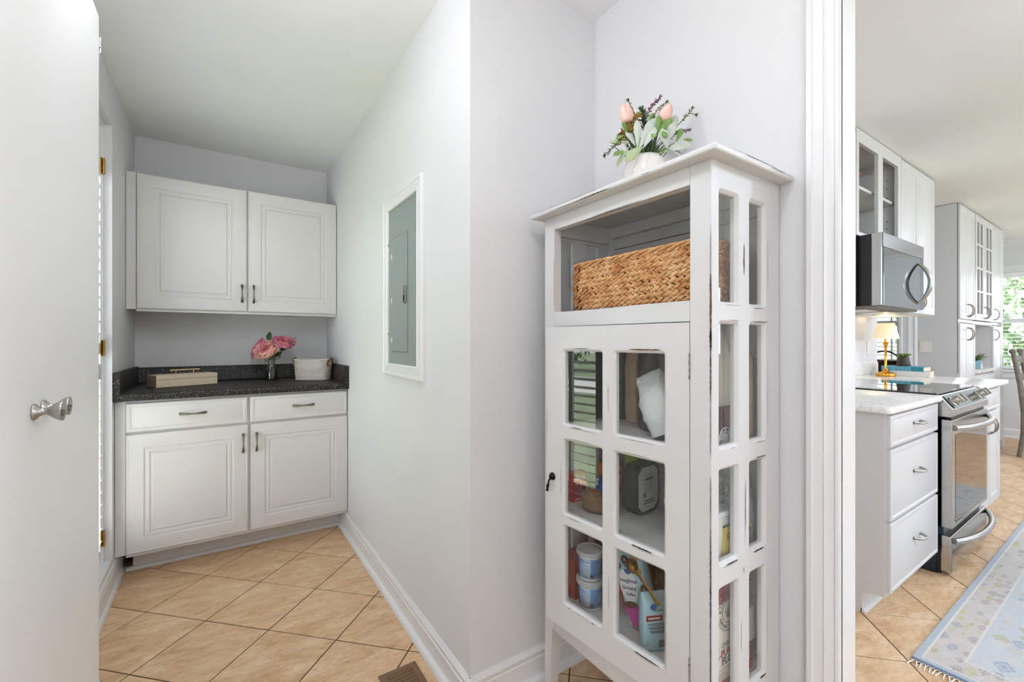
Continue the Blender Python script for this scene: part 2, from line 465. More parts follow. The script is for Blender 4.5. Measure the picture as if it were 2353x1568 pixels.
# floor slab with the tiles laid diagonally on it
fl = MB().box(-1.0, 9.2, -2.7, 3.7, -0.06, -0.0022).build('floor', M_GROUT)
struct(fl, 'tan ceramic tile floor laid diagonally with dark grout', 'floor')
P = 0.2177; X0, Y0 = 0.170, 2.498; TS = P * math.sqrt(2) - 0.0042
def tile_mesh():
    h = TS / 2; c = 0.0016; R45 = Matrix.Rotation(math.pi/4, 4, 'Z')
    mb = MB(); mb.loft([[(-h,-h,-0.006),(h,-h,-0.006),(h,h,-0.006),(-h,h,-0.006)], [(-h,-h,-c),(h,-h,-c),(h,h,-c),(-h,h,-c)],
        [(-h+c,-h+c,0),(h-c,-h+c,0),(h-c,h-c,0),(-h+c,h-c,0)]], False, True, 0, R45)
    return mb
tile0 = None; far_tiles = MB(); tm = tile_mesh()
for i in range(-8, 42):
    for j in range(-26, 8):
        if (i + j) % 2 == 0: continue
        x, y = X0 + i*P, Y0 + j*P
        pantry = -0.66 < x < 0.86 and 1.0 < y < 3.3
        hall = 0.62 < x < 1.4 and 0.35 < y < 1.45
        kitchen = 1.3 < x < 7.4 and -0.35 < y < 1.02 and y > 0.09 * x - 0.45
        inside = (-0.95 < x < 1.35 and -2.6 < y < 3.3 and not (x > 0.9 and y > 1.5)) or (1.2 < x < 8.9 and -2.6 < y < 2.4)
        if pantry or hall or kitchen:
            if tile0 is None:
                tile0 = tm.build('tile', M_TILE, fl, origin=(0,0,0)); o = tile0
            else:
                o = tile0.copy(); COL.objects.link(o)
            dz = RND.uniform(-0.0005, 0.0)
            o.parent = fl; o.location = Vector((x, y, dz)) - Vector(fl['_o'])
        elif inside:
            far_tiles.add(tm.v, tm.f, 0, Matrix.Translation((x, y, 0)))
ft = far_tiles.build('tile_field', M_TILE, fl); ft['kind'] = 'stuff'

sbox('ceiling', (-1.0, 1.298, -2.7, 3.7, ZC, ZC+0.08), M_CEIL, 'flat white painted ceiling of the pantry hall', 'ceiling')
sbox('ceiling_kitchen', (1.298, 9.2, -2.7, 2.6, ZK, ZK+0.08), M_CEIL, 'flat white ceiling over the kitchen', 'ceiling')
sbox('wall_back', (-0.6, 0.8, YB, YB+0.1, 0, ZC), M_WALL, 'pale grey wall behind the pantry cabinets', 'wall')
sbox('wall_right', (XR, XR+0.1, YN, YB, 0, ZC), M_WALL, 'pale grey pantry wall holding the electrical panel', 'wall')
sbox('wall_niche', (XR+0.1, 1.40, YN, YN+0.1, 0, ZC), M_WALL, 'pale grey wall left of the white hutch', 'wall')
# wall behind the hutch with the doorway to the kitchen
wb = MB(); wb.box(XW, 1.298, 0.445, YN, 0, ZC); wb.box(XW, 1.298, -0.50, 0.445, 2.07, ZC); wb.box(XW, 1.298, -2.7, -0.50, 0, ZC)
struct(wb.build('wall_doorway', M_WALL), 'pale grey wall behind the white hutch with kitchen doorway', 'wall')
# left wall with the tall shuttered window recess
wl_ = MB(); wl_.box(-0.60, XL, 2.81, YB, 0, ZC); wl_.box(-0.60, XL, 1.68, 2.81, 2.22, ZC); wl_.box(-0.60, XL, 1.68, 2.81, 0, 0.125); wl_.box(-0.60, XL, 1.66, 1.86, 0.125, 2.22)
struct(wl_.build('wall_left', M_WALL), 'pale grey left wall beside the pantry cabinets', 'wall')
wl2 = MB(); wl2.box(-0.95, -0.60, 1.66, 1.74, 0, ZC); wl2.box(-0.95, -0.85, -2.7, -1.95, 0, ZC); wl2.box(-0.95, -0.85, -1.95, -0.90, 0, 0.45); wl2.box(-0.95, -0.85, -1.95, -0.90, 2.15, ZC); wl2.box(-0.95, -0.85, -0.90, 1.66, 0, ZC)
struct(wl2.build('wall_left_hall', M_WALL), 'pale grey wall behind the tall white cabinet', 'wall')
# kitchen shell
sbox('wall_kitchen', (1.298, 4.70, YK, YK+0.09, 0, ZK), M_WALL, 'pale grey kitchen wall behind the range', 'wall')
sbox('wall_passage', (4.61, 4.70, YK+0.09, 2.5, 0, ZK), M_WALL, 'pale grey passage wall beyond the kitchen counter', 'wall')
sbox('wall_passage_end', (4.61, 9.2, 2.5, 2.6, 0, ZK), M_WALL, 'pale grey outer wall beyond the passage', 'wall')
we = MB(); we.box(5.45, 5.53, 1.335, 1.47, 0, ZK); we.box(5.45, 5.53, 1.47, 2.5, 2.07, ZK)
struct(we.build('wall_cased_opening', M_WALL), 'wall beside the tall built-in with cased opening', 'wall')
# outer walls with windows: far end and the side opposite the range
def wall_x(name, x0, x1, y0, y1, zc, holes, label):
    """wall in a plane of constant x; holes: (y0,y1,z0,z1)"""
    mb = MB(); ys = y0
    for (a, b, c, d) in sorted(holes):
        mb.box(x0, x1, ys, a, 0, zc); mb.box(x0, x1, a, b, 0, c); mb.box(x0, x1, a, b, d, zc); ys = b
    mb.box(x0, x1, ys, y1, 0, zc)
    return struct(mb.build(name, M_WALL), label, 'wall')
def wall_y(name, y0, y1, x0, x1, zc, holes, label):
    mb = MB(); xs = x0
    for (a, b, c, d) in sorted(holes):
        mb.box(xs, a, y0, y1, 0, zc); mb.box(a, b, y0, y1, 0, c); mb.box(a, b, y0, y1, d, zc); xs = b
    mb.box(xs, x1, y0, y1, 0, zc)
    return struct(mb.build(name, M_WALL), label, 'wall')
W_FAR = (0.22, 1.30, 0.84, 2.03); W_PASS = (1.62, 2.44, 0.80, 2.03)
wall_x('wall_far', XFAR, XFAR+0.12, -2.7, 1.42, ZK, [W_FAR], 'pale grey wall under the far kitchen window')
wall_x('wall_far_passage', 7.30, 7.42, 1.42, 2.5, ZK, [W_PASS], 'wall with the window seen through the cased opening')
sbox('wall_divider', (7.42, XFAR+0.12, 1.42, 1.5, 0, ZK), M_WALL, 'short wall between the two far windows', 'wall')
wall_y('wall_opposite', -2.7, -2.6, -0.95, 1.223, ZC, [], 'plain hall wall behind the camera')
wall_y('wall_kitchen_opposite', -2.7, -2.6, 1.223, XFAR+0.12, ZK, [(2.2, 3.3, 0.95, 2.05), (3.9, 5.3, 0.95, 2.05), (6.0, 7.4, 0.95, 2.05)], 'kitchen wall facing the range with windows')

# windows: frame, sash bars, glass
def window(name, axis, pos, a0, a1, z0, z1, label, mull=1, rail=True, depth=0.10, inward=-1, casing=True):
    """axis 'x': plane of constant x, a = y range;  'y': plane of constant y, a = x range. inward: sign pointing into the room"""
    root = thing(name, label, 'window', (pos, a0, z0) if axis == 'x' else (a0, pos, z0), kind='structure')
    def bx(mb, d0, d1, p0, p1, q0, q1):
        lo, hi = sorted((pos + inward*d0, pos + inward*d1))
        if axis == 'x': mb.box(lo, hi, p0, p1, q0, q1)
        else: mb.box(p0, p1, lo, hi, q0, q1)
    f = MB(); t = 0.045
    bx(f, -0.06, -0.01, a0, a0+t, z0, z1); bx(f, -0.06, -0.01, a1-t, a1, z0, z1)
    bx(f, -0.06, -0.01, a0+t, a1-t, z0, z0+t); bx(f, -0.06, -0.01, a0+t, a1-t, z1-t, z1)
    if rail: bx(f, -0.06, -0.005, a0+t, a1-t, (z0+z1)/2-0.022, (z0+z1)/2+0.022)
    f.build('sash', M_TRIM, root)
    for k in range(mull):
        c = a0 + (a1-a0)*(k+1)/(mull+1); mm = MB()
        bx(mm, -0.05, -0.02, c-0.009, c+0.009, z0+t, z1-t); mm.build('glazing_bar', M_TRIM, root)
    g = MB(); bx(g, -0.038, -0.034, a0+t, a1-t, z0+t, z1-t); g.build('pane', M_GLASS, root)
    if casing:
        c = MB(); w = 0.085
        bx(c, 0.0, 0.02, a0-w, a0, z0, z1+w); bx(c, 0.0, 0.02, a1, a1+w, z0, z1+w); bx(c, 0.0, 0.02, a0, a1, z1, z1+w)
        c.build('window_casing', M_TRIM, root, bevel=0.003)
        s = MB(); bx(s, -0.01, 0.045, a0-w, a1+w, z0-0.03, z0); s.build('window_sill', M_TRIM, root, bevel=0.004)
        s = MB(); bx(s, 0.0, 0.018, a0-w, a1+w, z0-0.10, z0-0.03); s.build('window_apron', M_TRIM, root, bevel=0.003)
    return root
win_far = window('window_1', 'x', XFAR, W_FAR[0], W_FAR[1], W_FAR[2], W_FAR[3], 'white double-hung window at the far end of the kitchen', 2)
win_pass = window('window_2', 'x', 7.30, W_PASS[0], W_PASS[1], W_PASS[2], W_PASS[3], 'white window seen beside the lamp through the cased opening', 1)
window('fill_window', 'x', -0.85, -1.95, -0.90, 0.45, 2.15, 'added unseen white window lighting the hutch from the hall', 2, inward=1)  # window added behind the camera for low light on the hutch front
window('window_4', 'y', -2.6, 2.2, 3.3, 0.95, 2.05, 'white window opposite the range, nearest the doorway', 1, inward=1)
window('window_5', 'y', -2.6, 3.9, 5.3, 0.95, 2.05, 'white window opposite the range, middle of three', 1, inward=1)
window('window_6', 'y', -2.6, 6.0, 7.4, 0.95, 2.05, 'white window opposite the range, furthest from the doorway', 1, inward=1)

# horizontal blinds: each slat its own piece
def blind(name, x, y0, y1, z0, z1, pitch, label, tilt=18, w=0.048):
    root = thing(name, label, 'blind', (x, y0, z0))
    MB().box(x-0.03, x+0.03, y0, y1, z1-0.06, z1).build('headrail', M_WHITE, root, bevel=0.003)
    MB().box(x-0.02, x+0.02, y0, y1, z0, z0+0.018).build('bottom_rail', M_WHITE, root, bevel=0.003)
    s0 = None; z = z1 - 0.085; M = Matrix.Rotation(math.radians(tilt), 4, 'Y')
    while z > z0 + 0.03:
        if s0 is None:
            s0 = MB().box(-w/2, w/2, y0-y0, y1-y0, -0.0014, 0.0014, 0, M).build('slat', M_WHITE, root, origin=(0,0,0)); o = s0
        else:
            o = s0.copy(); COL.objects.link(o); o.parent = root
        o.location = (0, 0, z - z0); z -= pitch
    for yy in (y0 + 0.10, y1 - 0.10):
        MB().box(x-0.026, x-0.0255, yy-0.008, yy+0.008, z0, z1).build('ladder_tape', M_WHITE, root)
    return root
blind('window_blind', XFAR+0.045-0.075, W_FAR[0]+0.01, W_FAR[1]-0.01, W_FAR[2]+0.01, W_FAR[3]-0.005, 0.044, 'white slatted blind in the far kitchen window', 10, 0.040)
blind('window_blind', 7.30-0.03, W_PASS[0]+0.01, W_PASS[1]-0.01, W_PASS[2]+0.01, W_PASS[3]-0.005, 0.055, 'white slatted blind seen beside the table lamp', 14)

# shuttered floor-length window in the left wall
sw = thing('window_7', 'tall narrow window with white plantation shutters beside the tall cabinet', 'window', (-0.46, 2.335, 0.125), kind='structure')
f = MB(); f.box(-0.60, -0.44, 1.86, 1.875, 0.145, 2.22); f.box(-0.60, -0.455, 2.797, 2.81, 0.145, 2.22); f.box(-0.60, -0.455, 1.875, 2.797, 2.20, 2.22)
f.build('window_frame', M_TRIM, sw)
MB().box(-0.60, XL, 1.86, 2.81, 0.125, 0.145).build('window_sill', M_TRIM, sw, bevel=0.003)
MB().box(-0.572, -0.568, 1.875, 2.797, 0.145, 2.20).build('pane', M_GLASS, sw)
fb = MB(); fb.box(-0.585, -0.555, 1.875, 2.797, 1.15, 1.19); fb.build('glazing_bar', M_TRIM, sw)
pw = 0.2285; louv0 = None; LP = 0.057
for k in range(4):
    y0 = 1.879 + k*pw + 0.0006; y1 = y0 + pw - 0.0012; st = 0.016
    s = MB(); s.box(-0.482, -0.46, y0, y0+st, 0.15, 2.195); s.box(-0.482, -0.46, y1-st, y1, 0.15, 2.195)
    s.box(-0.482, -0.46, y0+st, y1-st, 0.15, 0.21); s.box(-0.482, -0.46, y0+st, y1-st, 1.955, 2.195); s.box(-0.482, -0.46, y0+st, y1-st, 1.13, 1.18)
    sp = s.build('shutter_panel', M_TRIM, sw, bevel=0.0015)
    z = 0.245
    while z < 1.95:
        if not (1.10 < z < 1.21):
            if louv0 is None:
                M = Matrix.Rotation(math.radians(-27), 4, 'Y')
                louv0 = MB().loft([[(-0.028, yy, 0), (0, yy, -0.0035), (0.028, yy, 0), (0, yy, 0.0035)] for yy in (0, pw-2*st-0.004)], True, True, 0, M).build('louver', M_TRIM, sp, origin=(0,0,0)); o = louv0
            else:
                o = louv0.copy(); COL.objects.link(o)
            o.parent = sp; o.location = Vector((-0.478, y0+st+0.0015, z)) - Vector(sp['_o'])
        z += LP
for z in (2.015, 1.157, 0.26):
    h = MB(); h.lathe([(0.0045,-0.038),(0.0055,-0.037),(0.0055,0.037),(0.0045,0.038)], (-0.452, 2.792, z), 10); h.box(-0.4595, -0.4575, 2.768, 2.790, z-0.036, z+0.036)
    h.build('brass_hinge', M_BRASS, sw, smooth=40)

# baseboards, quarter round, casing
def base_prof(h=0.112, t=0.014, q=0.019):
    """profile (out from the wall, z): shoe moulding, board, moulded top"""
    return [(0,0),(t+q,0),(t+q,0.006),(t+q*0.72,0.016),(t+0.001,0.021),(t,0.022),(t,h-0.034),(t-0.003,h-0.030),(t-0.003,h-0.026),(t-0.001,h-0.022),(t-0.001,h-0.014),(t-0.006,h-0.006),(t-0.009,h),(0,h)]
def run(name, p0, p1, n, label, prof=None):
    """extrude the profile from p0 to p1 (floor points on the wall face), n = outward normal"""
    prof = prof or base_prof(); n = Vector((n[0], n[1], 0))
    L = [[Vector((p[0], p[1], 0)) + n*a + Vector((0,0,z)) for a, z in prof] for p in (p0, p1)]
    return struct(MB().loft(L).build(name, M_TRIM, smooth=30), label, 'baseboard')
run('baseboard_right', (XR, YN-0.033), (XR, 3.02), (-1, 0), 'white baseboard along the pantry wall under the panel')
run('baseboard_niche', (XR-0.014, YN), (XW, YN), (0, -1), 'white baseboard on the wall left of the hutch')
run('baseboard_doorway', (XW, 0.505), (XW, YN), (-1, 0), 'white baseboard behind the hutch')
run('baseboard_left', (XL, 1.70), (XL, 3.02), (1, 0), 'white baseboard along the left pantry wall', base_prof(0.125, 0.010, 0.012))
run('baseboard_far', (XFAR, -2.6), (XFAR, 1.42), (-1, 0), 'white baseboard under the far kitchen window')
run('baseboard_passage', (7.30, 1.42), (7.30, 2.5), (-1, 0), 'white baseboard under the passage window')
cp = [(0.0,0.0),(0.072,0.0),(0.072,0.012),(0.069,0.019),(0.058,0.020),(0.055,0.016),(0.036,0.013),(0.032,0.016),(0.028,0.013),(0.014,0.009),(0.010,0.013),(0.004,0.012),(0.0,0.007)]
c = MB(); c.loft([[(XW - q, 0.430 + p, z) for p, q in cp] for z in (0, 2.135)]); c.loft([[(XW - q, -0.485 - p, z) for p, q in cp] for z in (0, 2.135)])
c.box(XW-0.016, XW, -0.557, 0.502, 2.065, 2.135)
struct(c.build('trim_1', M_TRIM, smooth=30), 'white moulded door casing right of the hutch', 'trim')
j = MB(); j.box(1.217, 1.300, 0.430, 0.445, 0, 2.07); j.box(1.217, 1.300, -0.50, -0.485, 0, 2.07); j.box(1.217, 1.300, -0.485, 0.430, 2.055, 2.07)
struct(j.build('trim_2', M_TRIM, bevel=0.001), 'glossy white door jamb of the kitchen doorway', 'trim')
c = MB(); c.loft([[(5.45 - q, 1.320 + p*1.9, z) for p, q in cp] for z in (0, 2.135)])
struct(c.build('trim_3', M_TRIM, smooth=30), 'white casing of the opening beside the outlet', 'trim')
cr = [(0,0),(0.055,0),(0.05,-0.012),(0.02,-0.04),(0.012,-0.058),(0,-0.058)]
struct(MB().loft([[(XFAR - a, y, ZK + z) for a, z in cr] for y in (-2.6, 1.42)]).build('trim_4', M_TRIM), 'white crown moulding above the far kitchen window', 'trim')

# out of doors, seen through the windows
M_LAWN = mat('lawn_grass', (132, 146, 104), 0.9, var=0.4, vscale=3.0, bump=0.5, bscale=30)
M_ROAD = mat('pale_road', (206, 200, 192), 0.9, var=0.08)
M_HEDGE = mat('hedge_leaves', (92, 112, 74), 0.8, var=0.55, vscale=9.0)
M_HEDGE2 = mat('tree_leaves', (142, 156, 112), 0.8, var=0.6, vscale=7.0)
lw = MB(); lw.box(-40, -1.0, -40, 60, -0.5, -0.20); lw.box(9.3, 45, -40, 60, -0.5, -0.20); lw.box(-1.0, 9.3, -45, -2.8, -0.5, -0.20)
tag(lw.build('lawn', M_LAWN), 'green lawn outside the shuttered window', 'lawn', kind='structure')
tag(MB().box(-6.0, -1.0, -12, 1.2, -0.2, -0.18).build('reflector', mat('reflector_grey', (208, 206, 202), 0.9, var=0.06, vscale=2)), 'added pale patio outside the hall window', 'reflector', kind='structure')  # neutral ground added to cut the lawn's green bounce light
tag(MB().box(-11.5, -7.5, -40, 60, -0.2, -0.185).build('road', M_ROAD), 'pale road across the lawn', 'road', kind='structure')
def shrub(name, c, r, m, label, seed):
    rn = random.Random(seed); mb = MB()
    for k in range(1500):
        a = rn.uniform(0, 6.283); b = math.acos(rn.uniform(-1, 1)); q = rn.uniform(0.6, 1.0)
        p = Vector((math.cos(a)*math.sin(b)*r[0]*q + c[0], math.sin(a)*math.sin(b)*r[1]*q + c[1], math.cos(b)*r[2]*q + c[2]))
        s = rn.uniform(0.035, 0.08) * max(r); M = Matrix.Translation(p) @ Euler((rn.uniform(0,6), rn.uniform(0,6), rn.uniform(0,6))).to_matrix().to_4x4()
        mb.add([(-s,0,0),(0,-s*0.5,s*0.12),(s,0,0),(0,s*0.5,s*0.12)], [(0,1,2,3)], 0, M)
    root = thing(name, label, 'tree', (c[0], c[1], -0.2))
    mb.build('foliage', m, root, fixn=False)
    MB().tube([(c[0], c[1], -0.2), (c[0]+0.05, c[1], c[2]*0.6), (c[0], c[1], c[2])], [0.12, 0.09, 0.04], 8).build('trunk', M_STEMB, root)
for k, (c, r) in enumerate([((-14.5, 14.3, 1.6), (2.0, 1.9, 2.0)), ((-15.5, 18.6, 1.7), (1.9, 1.9, 2.0)), ((-14.5, 10.0, 1.5), (1.9, 1.9, 1.8)), ((-15, 23.2, 1.8), (2.2, 2.2, 2.1)), ((-15, 5.2, 1.8), (2.2, 2.2, 2.1))]):
    shrub('tree', c, r, M_HEDGE2 if k % 2 else M_HEDGE, ['rounded green tree across the road', 'taller pale green tree across the road', 'small dark green tree across the road', 'broad pale tree at the far end of the road', 'broad dark tree at the near end of the road'][k], 40 + k)
for k, (c, r) in enumerate([((12.5, 1.3, 1.5), (1.2, 1.3, 1.8)), ((13.2, 4.4, 1.9), (1.6, 1.4, 2.2)), ((12.4, -1.8, 1.2), (1.1, 1.4, 1.5))]):
    shrub('shrub', c, r, M_HEDGE if k != 1 else M_HEDGE2, ['green shrub outside the far kitchen window', 'pale leafy shrub outside the passage window', 'low green shrub beyond the dining chair'][k], 60 + k)

# ------------------------------------------------------------------ unseen ceiling lamps, mostly added as fill light
def unseen_ceiling_lamp(x, y, zc, r, watts, label, col=(0.86, 0.86, 1.0)):
    """unseen semi-flush lamp: canopy, stem, clear glass globe around a point light"""
    root = thing('unseen_ceiling_lamp', label, 'lamp', (x, y, zc - 0.30), 'unseen globe ceiling lamps'); zb = zc - 0.17
    MB().lathe([(0.0, 0.0), (0.05, 0.001), (0.062, 0.014), (0.062, 0.022), (0.0, 0.022)], (x, y, zc - 0.0222), 28).build('canopy', M_NICKEL, root, smooth=40)
    MB().tube([(x, y, zc - 0.022), (x, y, zc - 0.085)], 0.008, 10).build('stem', M_NICKEL, root, smooth=40)
    MB().lathe([(0.03, r*0.95), (r*0.72, r*0.69), (r, 0.0), (r*0.87, -r*0.5), (r*0.5, -r*0.866), (0.0, -r), (0.0, -r*0.98), (r*0.49, -r*0.85), (r*0.85, -r*0.49), (r*0.98, 0.0), (r*0.70, r*0.68), (0.028, r*0.93)], (x, y, zb), 28).build('globe', M_GLASS, root, smooth=60)
    d = bpy.data.lights.new('bulb_light', 'POINT'); d.shadow_soft_size = 0.06; d.energy = watts; d.color = col
    o = bpy.data.objects.new('bulb_light', d); COL.objects.link(o); o.parent = root; o.location = (0, 0, zb - (zc - 0.30))
    return root
unseen_ceiling_lamp(-0.02, 1.22, ZC, 0.10, PANTRY_FILL_W, 'added unseen globe lamp filling the pantry with light')  # added to brighten the pantry, no fixture in view there
unseen_ceiling_lamp(0.14, 0.30, ZC, 0.10, HALL_LAMP_W, 'unseen globe ceiling lamp in the hall above the camera')
unseen_ceiling_lamp(0.10, -1.25, ZC, 0.10, HALL_LAMP_W, 'added unseen globe lamp filling the hall behind the camera')  # extra fill lamp added behind the camera
for k, x in enumerate((2.3, 4.4, 6.6)):
    unseen_ceiling_lamp(x, -0.70, ZK, 0.09, KITCHEN_FILL_W, 'added unseen kitchen globe lamp, %s' % ('nearest the doorway', 'middle of three', 'furthest from the doorway')[k], (0.74, 0.80, 1.0))  # lamps added to brighten the kitchen, out of view

# ------------------------------------------------------------------ pantry cabinets
NY = lambda x, y, z: frame_m((x, y, z), (1, 0, 0), (0, 0, 1))        # local z faces -Y
T = 0.020
DOOR_STEPS = [(0.0, T-0.005), (0.003, T-0.0012), (0.008, T), (0.010, T-0.0008), (0.014, T), (0.068, T), (0.072, T-0.0042), (0.077, T-0.0046), (0.081, T-0.0022),
              (0.091, T-0.0022), (0.095, T-0.0058), (0.099, T-0.0058), (0.104, T-0.0012), (0.110, T-0.0006)]
DRAWER_STEPS = [(0.0, T-0.005), (0.003, T-0.0012), (0.008, T), (0.017, T), (0.020, T-0.0028), (0.023, T-0.0028), (0.028, T-0.0002)]
def leaf(name, parent, x0, x1, z0, z1, yb, steps, m=M_CAB, t=T):
    mb = MB(); raised_panel(mb, x1-x0, z1-z0, t, NY(x0, yb, z0), steps)
    return mb.build(name, m, parent, smooth=28)
def pull(parent, x, y, z, L, vertical, m=M_PEWTER, proj=0.024, r0=0.0068):
    mb = MB()
    M = frame_m((x, y, z), (0, 0, 1), (-1, 0, 0)) if vertical else frame_m((x, y, z), (1, 0, 0), (0, 0, 1))
    bow_handle(mb, L, proj, M, r0); return mb.build('handle', m, parent, smooth=60)

uc = thing('wall_cabinet', 'white two-door wall cabinet mounted above the black speckled counter', 'cabinet', (0.124, 3.34, 1.355))
b = MB(); b.box(-0.378, 0.668, 3.19, 3.495, 1.366, 2.12); b.box(-0.380, 0.668, 3.175, 3.19, 1.355, 2.122)
b.build('body', M_CAB, uc, bevel=0.0015)
MB().box(-0.4235, -0.380, 3.170, 3.188, 1.366, 2.122).build('filler_strip', M_CAB, uc, bevel=0.002)
for (x0, x1, hx) in ((-0.377, 0.1425, 0.118), (0.1505, 0.667, 0.180)):
    d = leaf('door', uc, x0, x1, 1.371, 2.116, 3.175, DOOR_STEPS); pull(d, hx, 3.155, 1.480, 0.105, True)

bc = thing('base_cabinet', 'white base cabinet with two drawers and two doors under the black counter', 'cabinet', (0.124, 3.18, 0))
b = MB(); b.box(-0.381, 0.668, 2.89, 3.495, 0.112, 0.893); b.box(-0.383, 0.668, 2.868, 2.89, 0.115, 0.893)
b.build('body', M_CAB, bc, bevel=0.0015)
MB().box(-0.4235, -0.383, 2.862, 2.882, 0.13, 0.893).build('filler_strip', M_CAB, bc, bevel=0.002)
tk = MB(); tk.box(-0.372, 0.655, 3.00, 3.015, 0, 0.112); tk.prism([(3.0,0),(3.0,0.019),(2.989,0.015),(2.983,0.006),(2.983,0)], 'x', -0.400, 0.640)
tk.build('toe_kick', M_CAB, bc)
for (x0, x1, hx) in ((-0.381, 0.1355, 0.112), (0.1475, 0.667, 0.176)):
    d = leaf('door', bc, x0, x1, 0.134, 0.725, 2.868, DOOR_STEPS); pull(d, hx, 2.848, 0.625, 0.100, True)
for (x0, x1) in ((-0.381, 0.132), (0.145, 0.665)):
    d = leaf('drawer_front', bc, x0, x1, 0.7375, 0.880, 2.868, DRAWER_STEPS); pull(d, (x0+x1)/2 + 0.012, 2.848, 0.812, 0.112, False)

ct = thing('countertop', 'black speckled laminate countertop with raised splashes on the pantry cabinet', 'countertop', (0.124, 3.16, 0.893))
pr = [(3.497, 0.8935), (2.832, 0.8935), (2.824, 0.897), (2.820, 0.905), (2.820, 0.919), (2.824, 0.927), (2.832, 0.931), (2.845, 0.931), (3.455, 0.931), (3.468, 0.936), (3.474, 0.948), (3.474, 1.020), (3.478, 1.026), (3.484, 1.028), (3.497, 1.028)]
MB().prism(pr, 'x', -0.4235, 0.6685).build('counter_slab', M_LAM, ct, smooth=35)
for (x0, x1) in ((-0.4238, -0.405), (0.650, 0.6688)):
    MB().box(x0, x1, 2.824, 3.476, 0.9305, 1.036).build('side_splash', M_LAM, ct, bevel=0.002)
for x0, x1 in ((-0.4238, -0.398), (0.6435, 0.6688)):
    MB().box(x0, x1, 2.818, 2.828, 0.894, 1.0362).build('end_cap', M_LAM, ct, bevel=0.002)

# ------------------------------------------------------------------ things on the pantry counter
M_BOX = mat('champagne_box_covering', (230, 211, 180), 0.38, var=0.06, vscale=30)
def boxend_mat():
    m, nt, b = base_mat('dotted_box_covering')
    tc = nt.new('ShaderNodeTexCoord'); v = nt.new('ShaderNodeTexVoronoi'); v.inputs['Scale'].default_value = 95; v.inputs['Randomness'].default_value = 0.35
    nt.link(tc.outputs['Object'], v.inputs['Vector'])
    f = nt.math('LESS_THAN', v.outputs['Distance'], 0.26)
    nt.link(nt.mix(f, lin((176, 148, 112)), lin((250, 246, 236))), b.inputs['Base Color']); b.inputs['Roughness'].default_value = 0.35
    return m
A = math.atan2(0.125, 0.28); MBX = Matrix.Translation((-0.287, 3.10, 0.9315)) @ Matrix.Rotation(A, 4, 'Z')
bx = thing('keepsake_box', 'champagne lidded keepsake box with gold bar handle on the black counter', 'box', (-0.287, 3.10, 0.9315))
bm_ = boxend_mat()
def boxshell(z0, z1):
    mb = MB(); mb.box(0, 0.306, 0, 0.126, z0, z1, 0, MBX); return mb
MB().box(0, 0.306, 0, 0.126, 0.0, 0.042, 0, MBX).build('box_base', M_BOX, bx, bevel=0.0012)
MB().box(0, 0.306, 0, 0.126, 0.0432, 0.067, 0, MBX).build('box_lid', M_BOX, bx, bevel=0.0015)
MB().box(-0.0008, 0.0, 0.001, 0.125, 0.001, 0.066, 0, MBX).build('dotted_end', bm_, bx)
h = MB(); h.tube([(0.10, 0.063, 0.090), (0.22, 0.063, 0.090)], 0.0045, 10, 0, MBX); h.tube([(0.085, 0.063, 0.090), (0.10, 0.063, 0.090)], 0.006, 10, 0, MBX); h.tube([(0.22, 0.063, 0.090), (0.235, 0.063, 0.090)], 0.006, 10, 0, MBX)
for xx in (0.115, 0.205): h.tube([(xx, 0.063, 0.0665), (xx, 0.063, 0.088)], 0.003, 8, 0, MBX)
h.build('handle', mat('pale_gold', (228, 206, 160), 0.25, 1.0), bx, smooth=50)

VX, VY, VZ = 0.288, 3.277, 0.9315
M_VGLASS = glass_mat('green_vase_glass', (232, 236, 220), 1.8, 0.0, 0.03)
vz = thing('bud_vase', 'small green glass bud vase holding pink peonies on the black counter', 'vase', (VX, VY, VZ))
MB().lathe([(0.0,0.0),(0.034,0.0),(0.036,0.004),(0.035,0.02),(0.031,0.06),(0.025,0.10),(0.021,0.122),(0.022,0.136),(0.028,0.156),(0.030,0.166),(0.028,0.166),(0.020,0.136),(0.019,0.122),(0.023,0.10),(0.029,0.06),(0.033,0.02),(0.033,0.006),(0.0,0.006)], (VX, VY, VZ), 28).build('vase_glass', M_VGLASS, vz, smooth=50)
MB().lathe([(0.0,0.007),(0.0322,0.007),(0.0285,0.06),(0.0225,0.098),(0.0,0.098)], (VX, VY, VZ), 24).build('water', glass_mat('vase_water', (214, 220, 190), 0.4), vz, smooth=50)

def petal(mb, base, out, up, w, L, cup, m=0, n=4):
    """a cupped petal: starts at base, grows along (up + out)"""
    out = Vector(out).normalized(); up = Vector(up).normalized(); side = up.cross(out).normalized()
    rows = []
    for i in range(n + 1):
        t = i / n; wd = w * math.sin(math.pi * min(0.97, 0.14 + 0.74 * t)) ** 0.8
        c = Vector(base) + up * L * t * (1 - 0.25*t) + out * (math.sin(t * math.pi * 0.5) * L * 0.55 * (1 - cup * t))
        row = []
        for s in (-1, -0.5, 0, 0.5, 1):
            row.append(c + side * wd * 0.5 * s - out * (s*s) * wd * 0.30)
        rows.append(row)
    vs = [p for r in rows for p in r]; fs = []
    for i in range(n):
        for k in range(4): fs.append((i*5+k, i*5+k+1, (i+1)*5+k+1, (i+1)*5+k))
    mb.add(vs, fs, m)
def solidify(o, t=0.0008):
    s = o.modifiers.new('thickness', 'SOLIDIFY'); s.thickness = t; s.offset = 0; return o
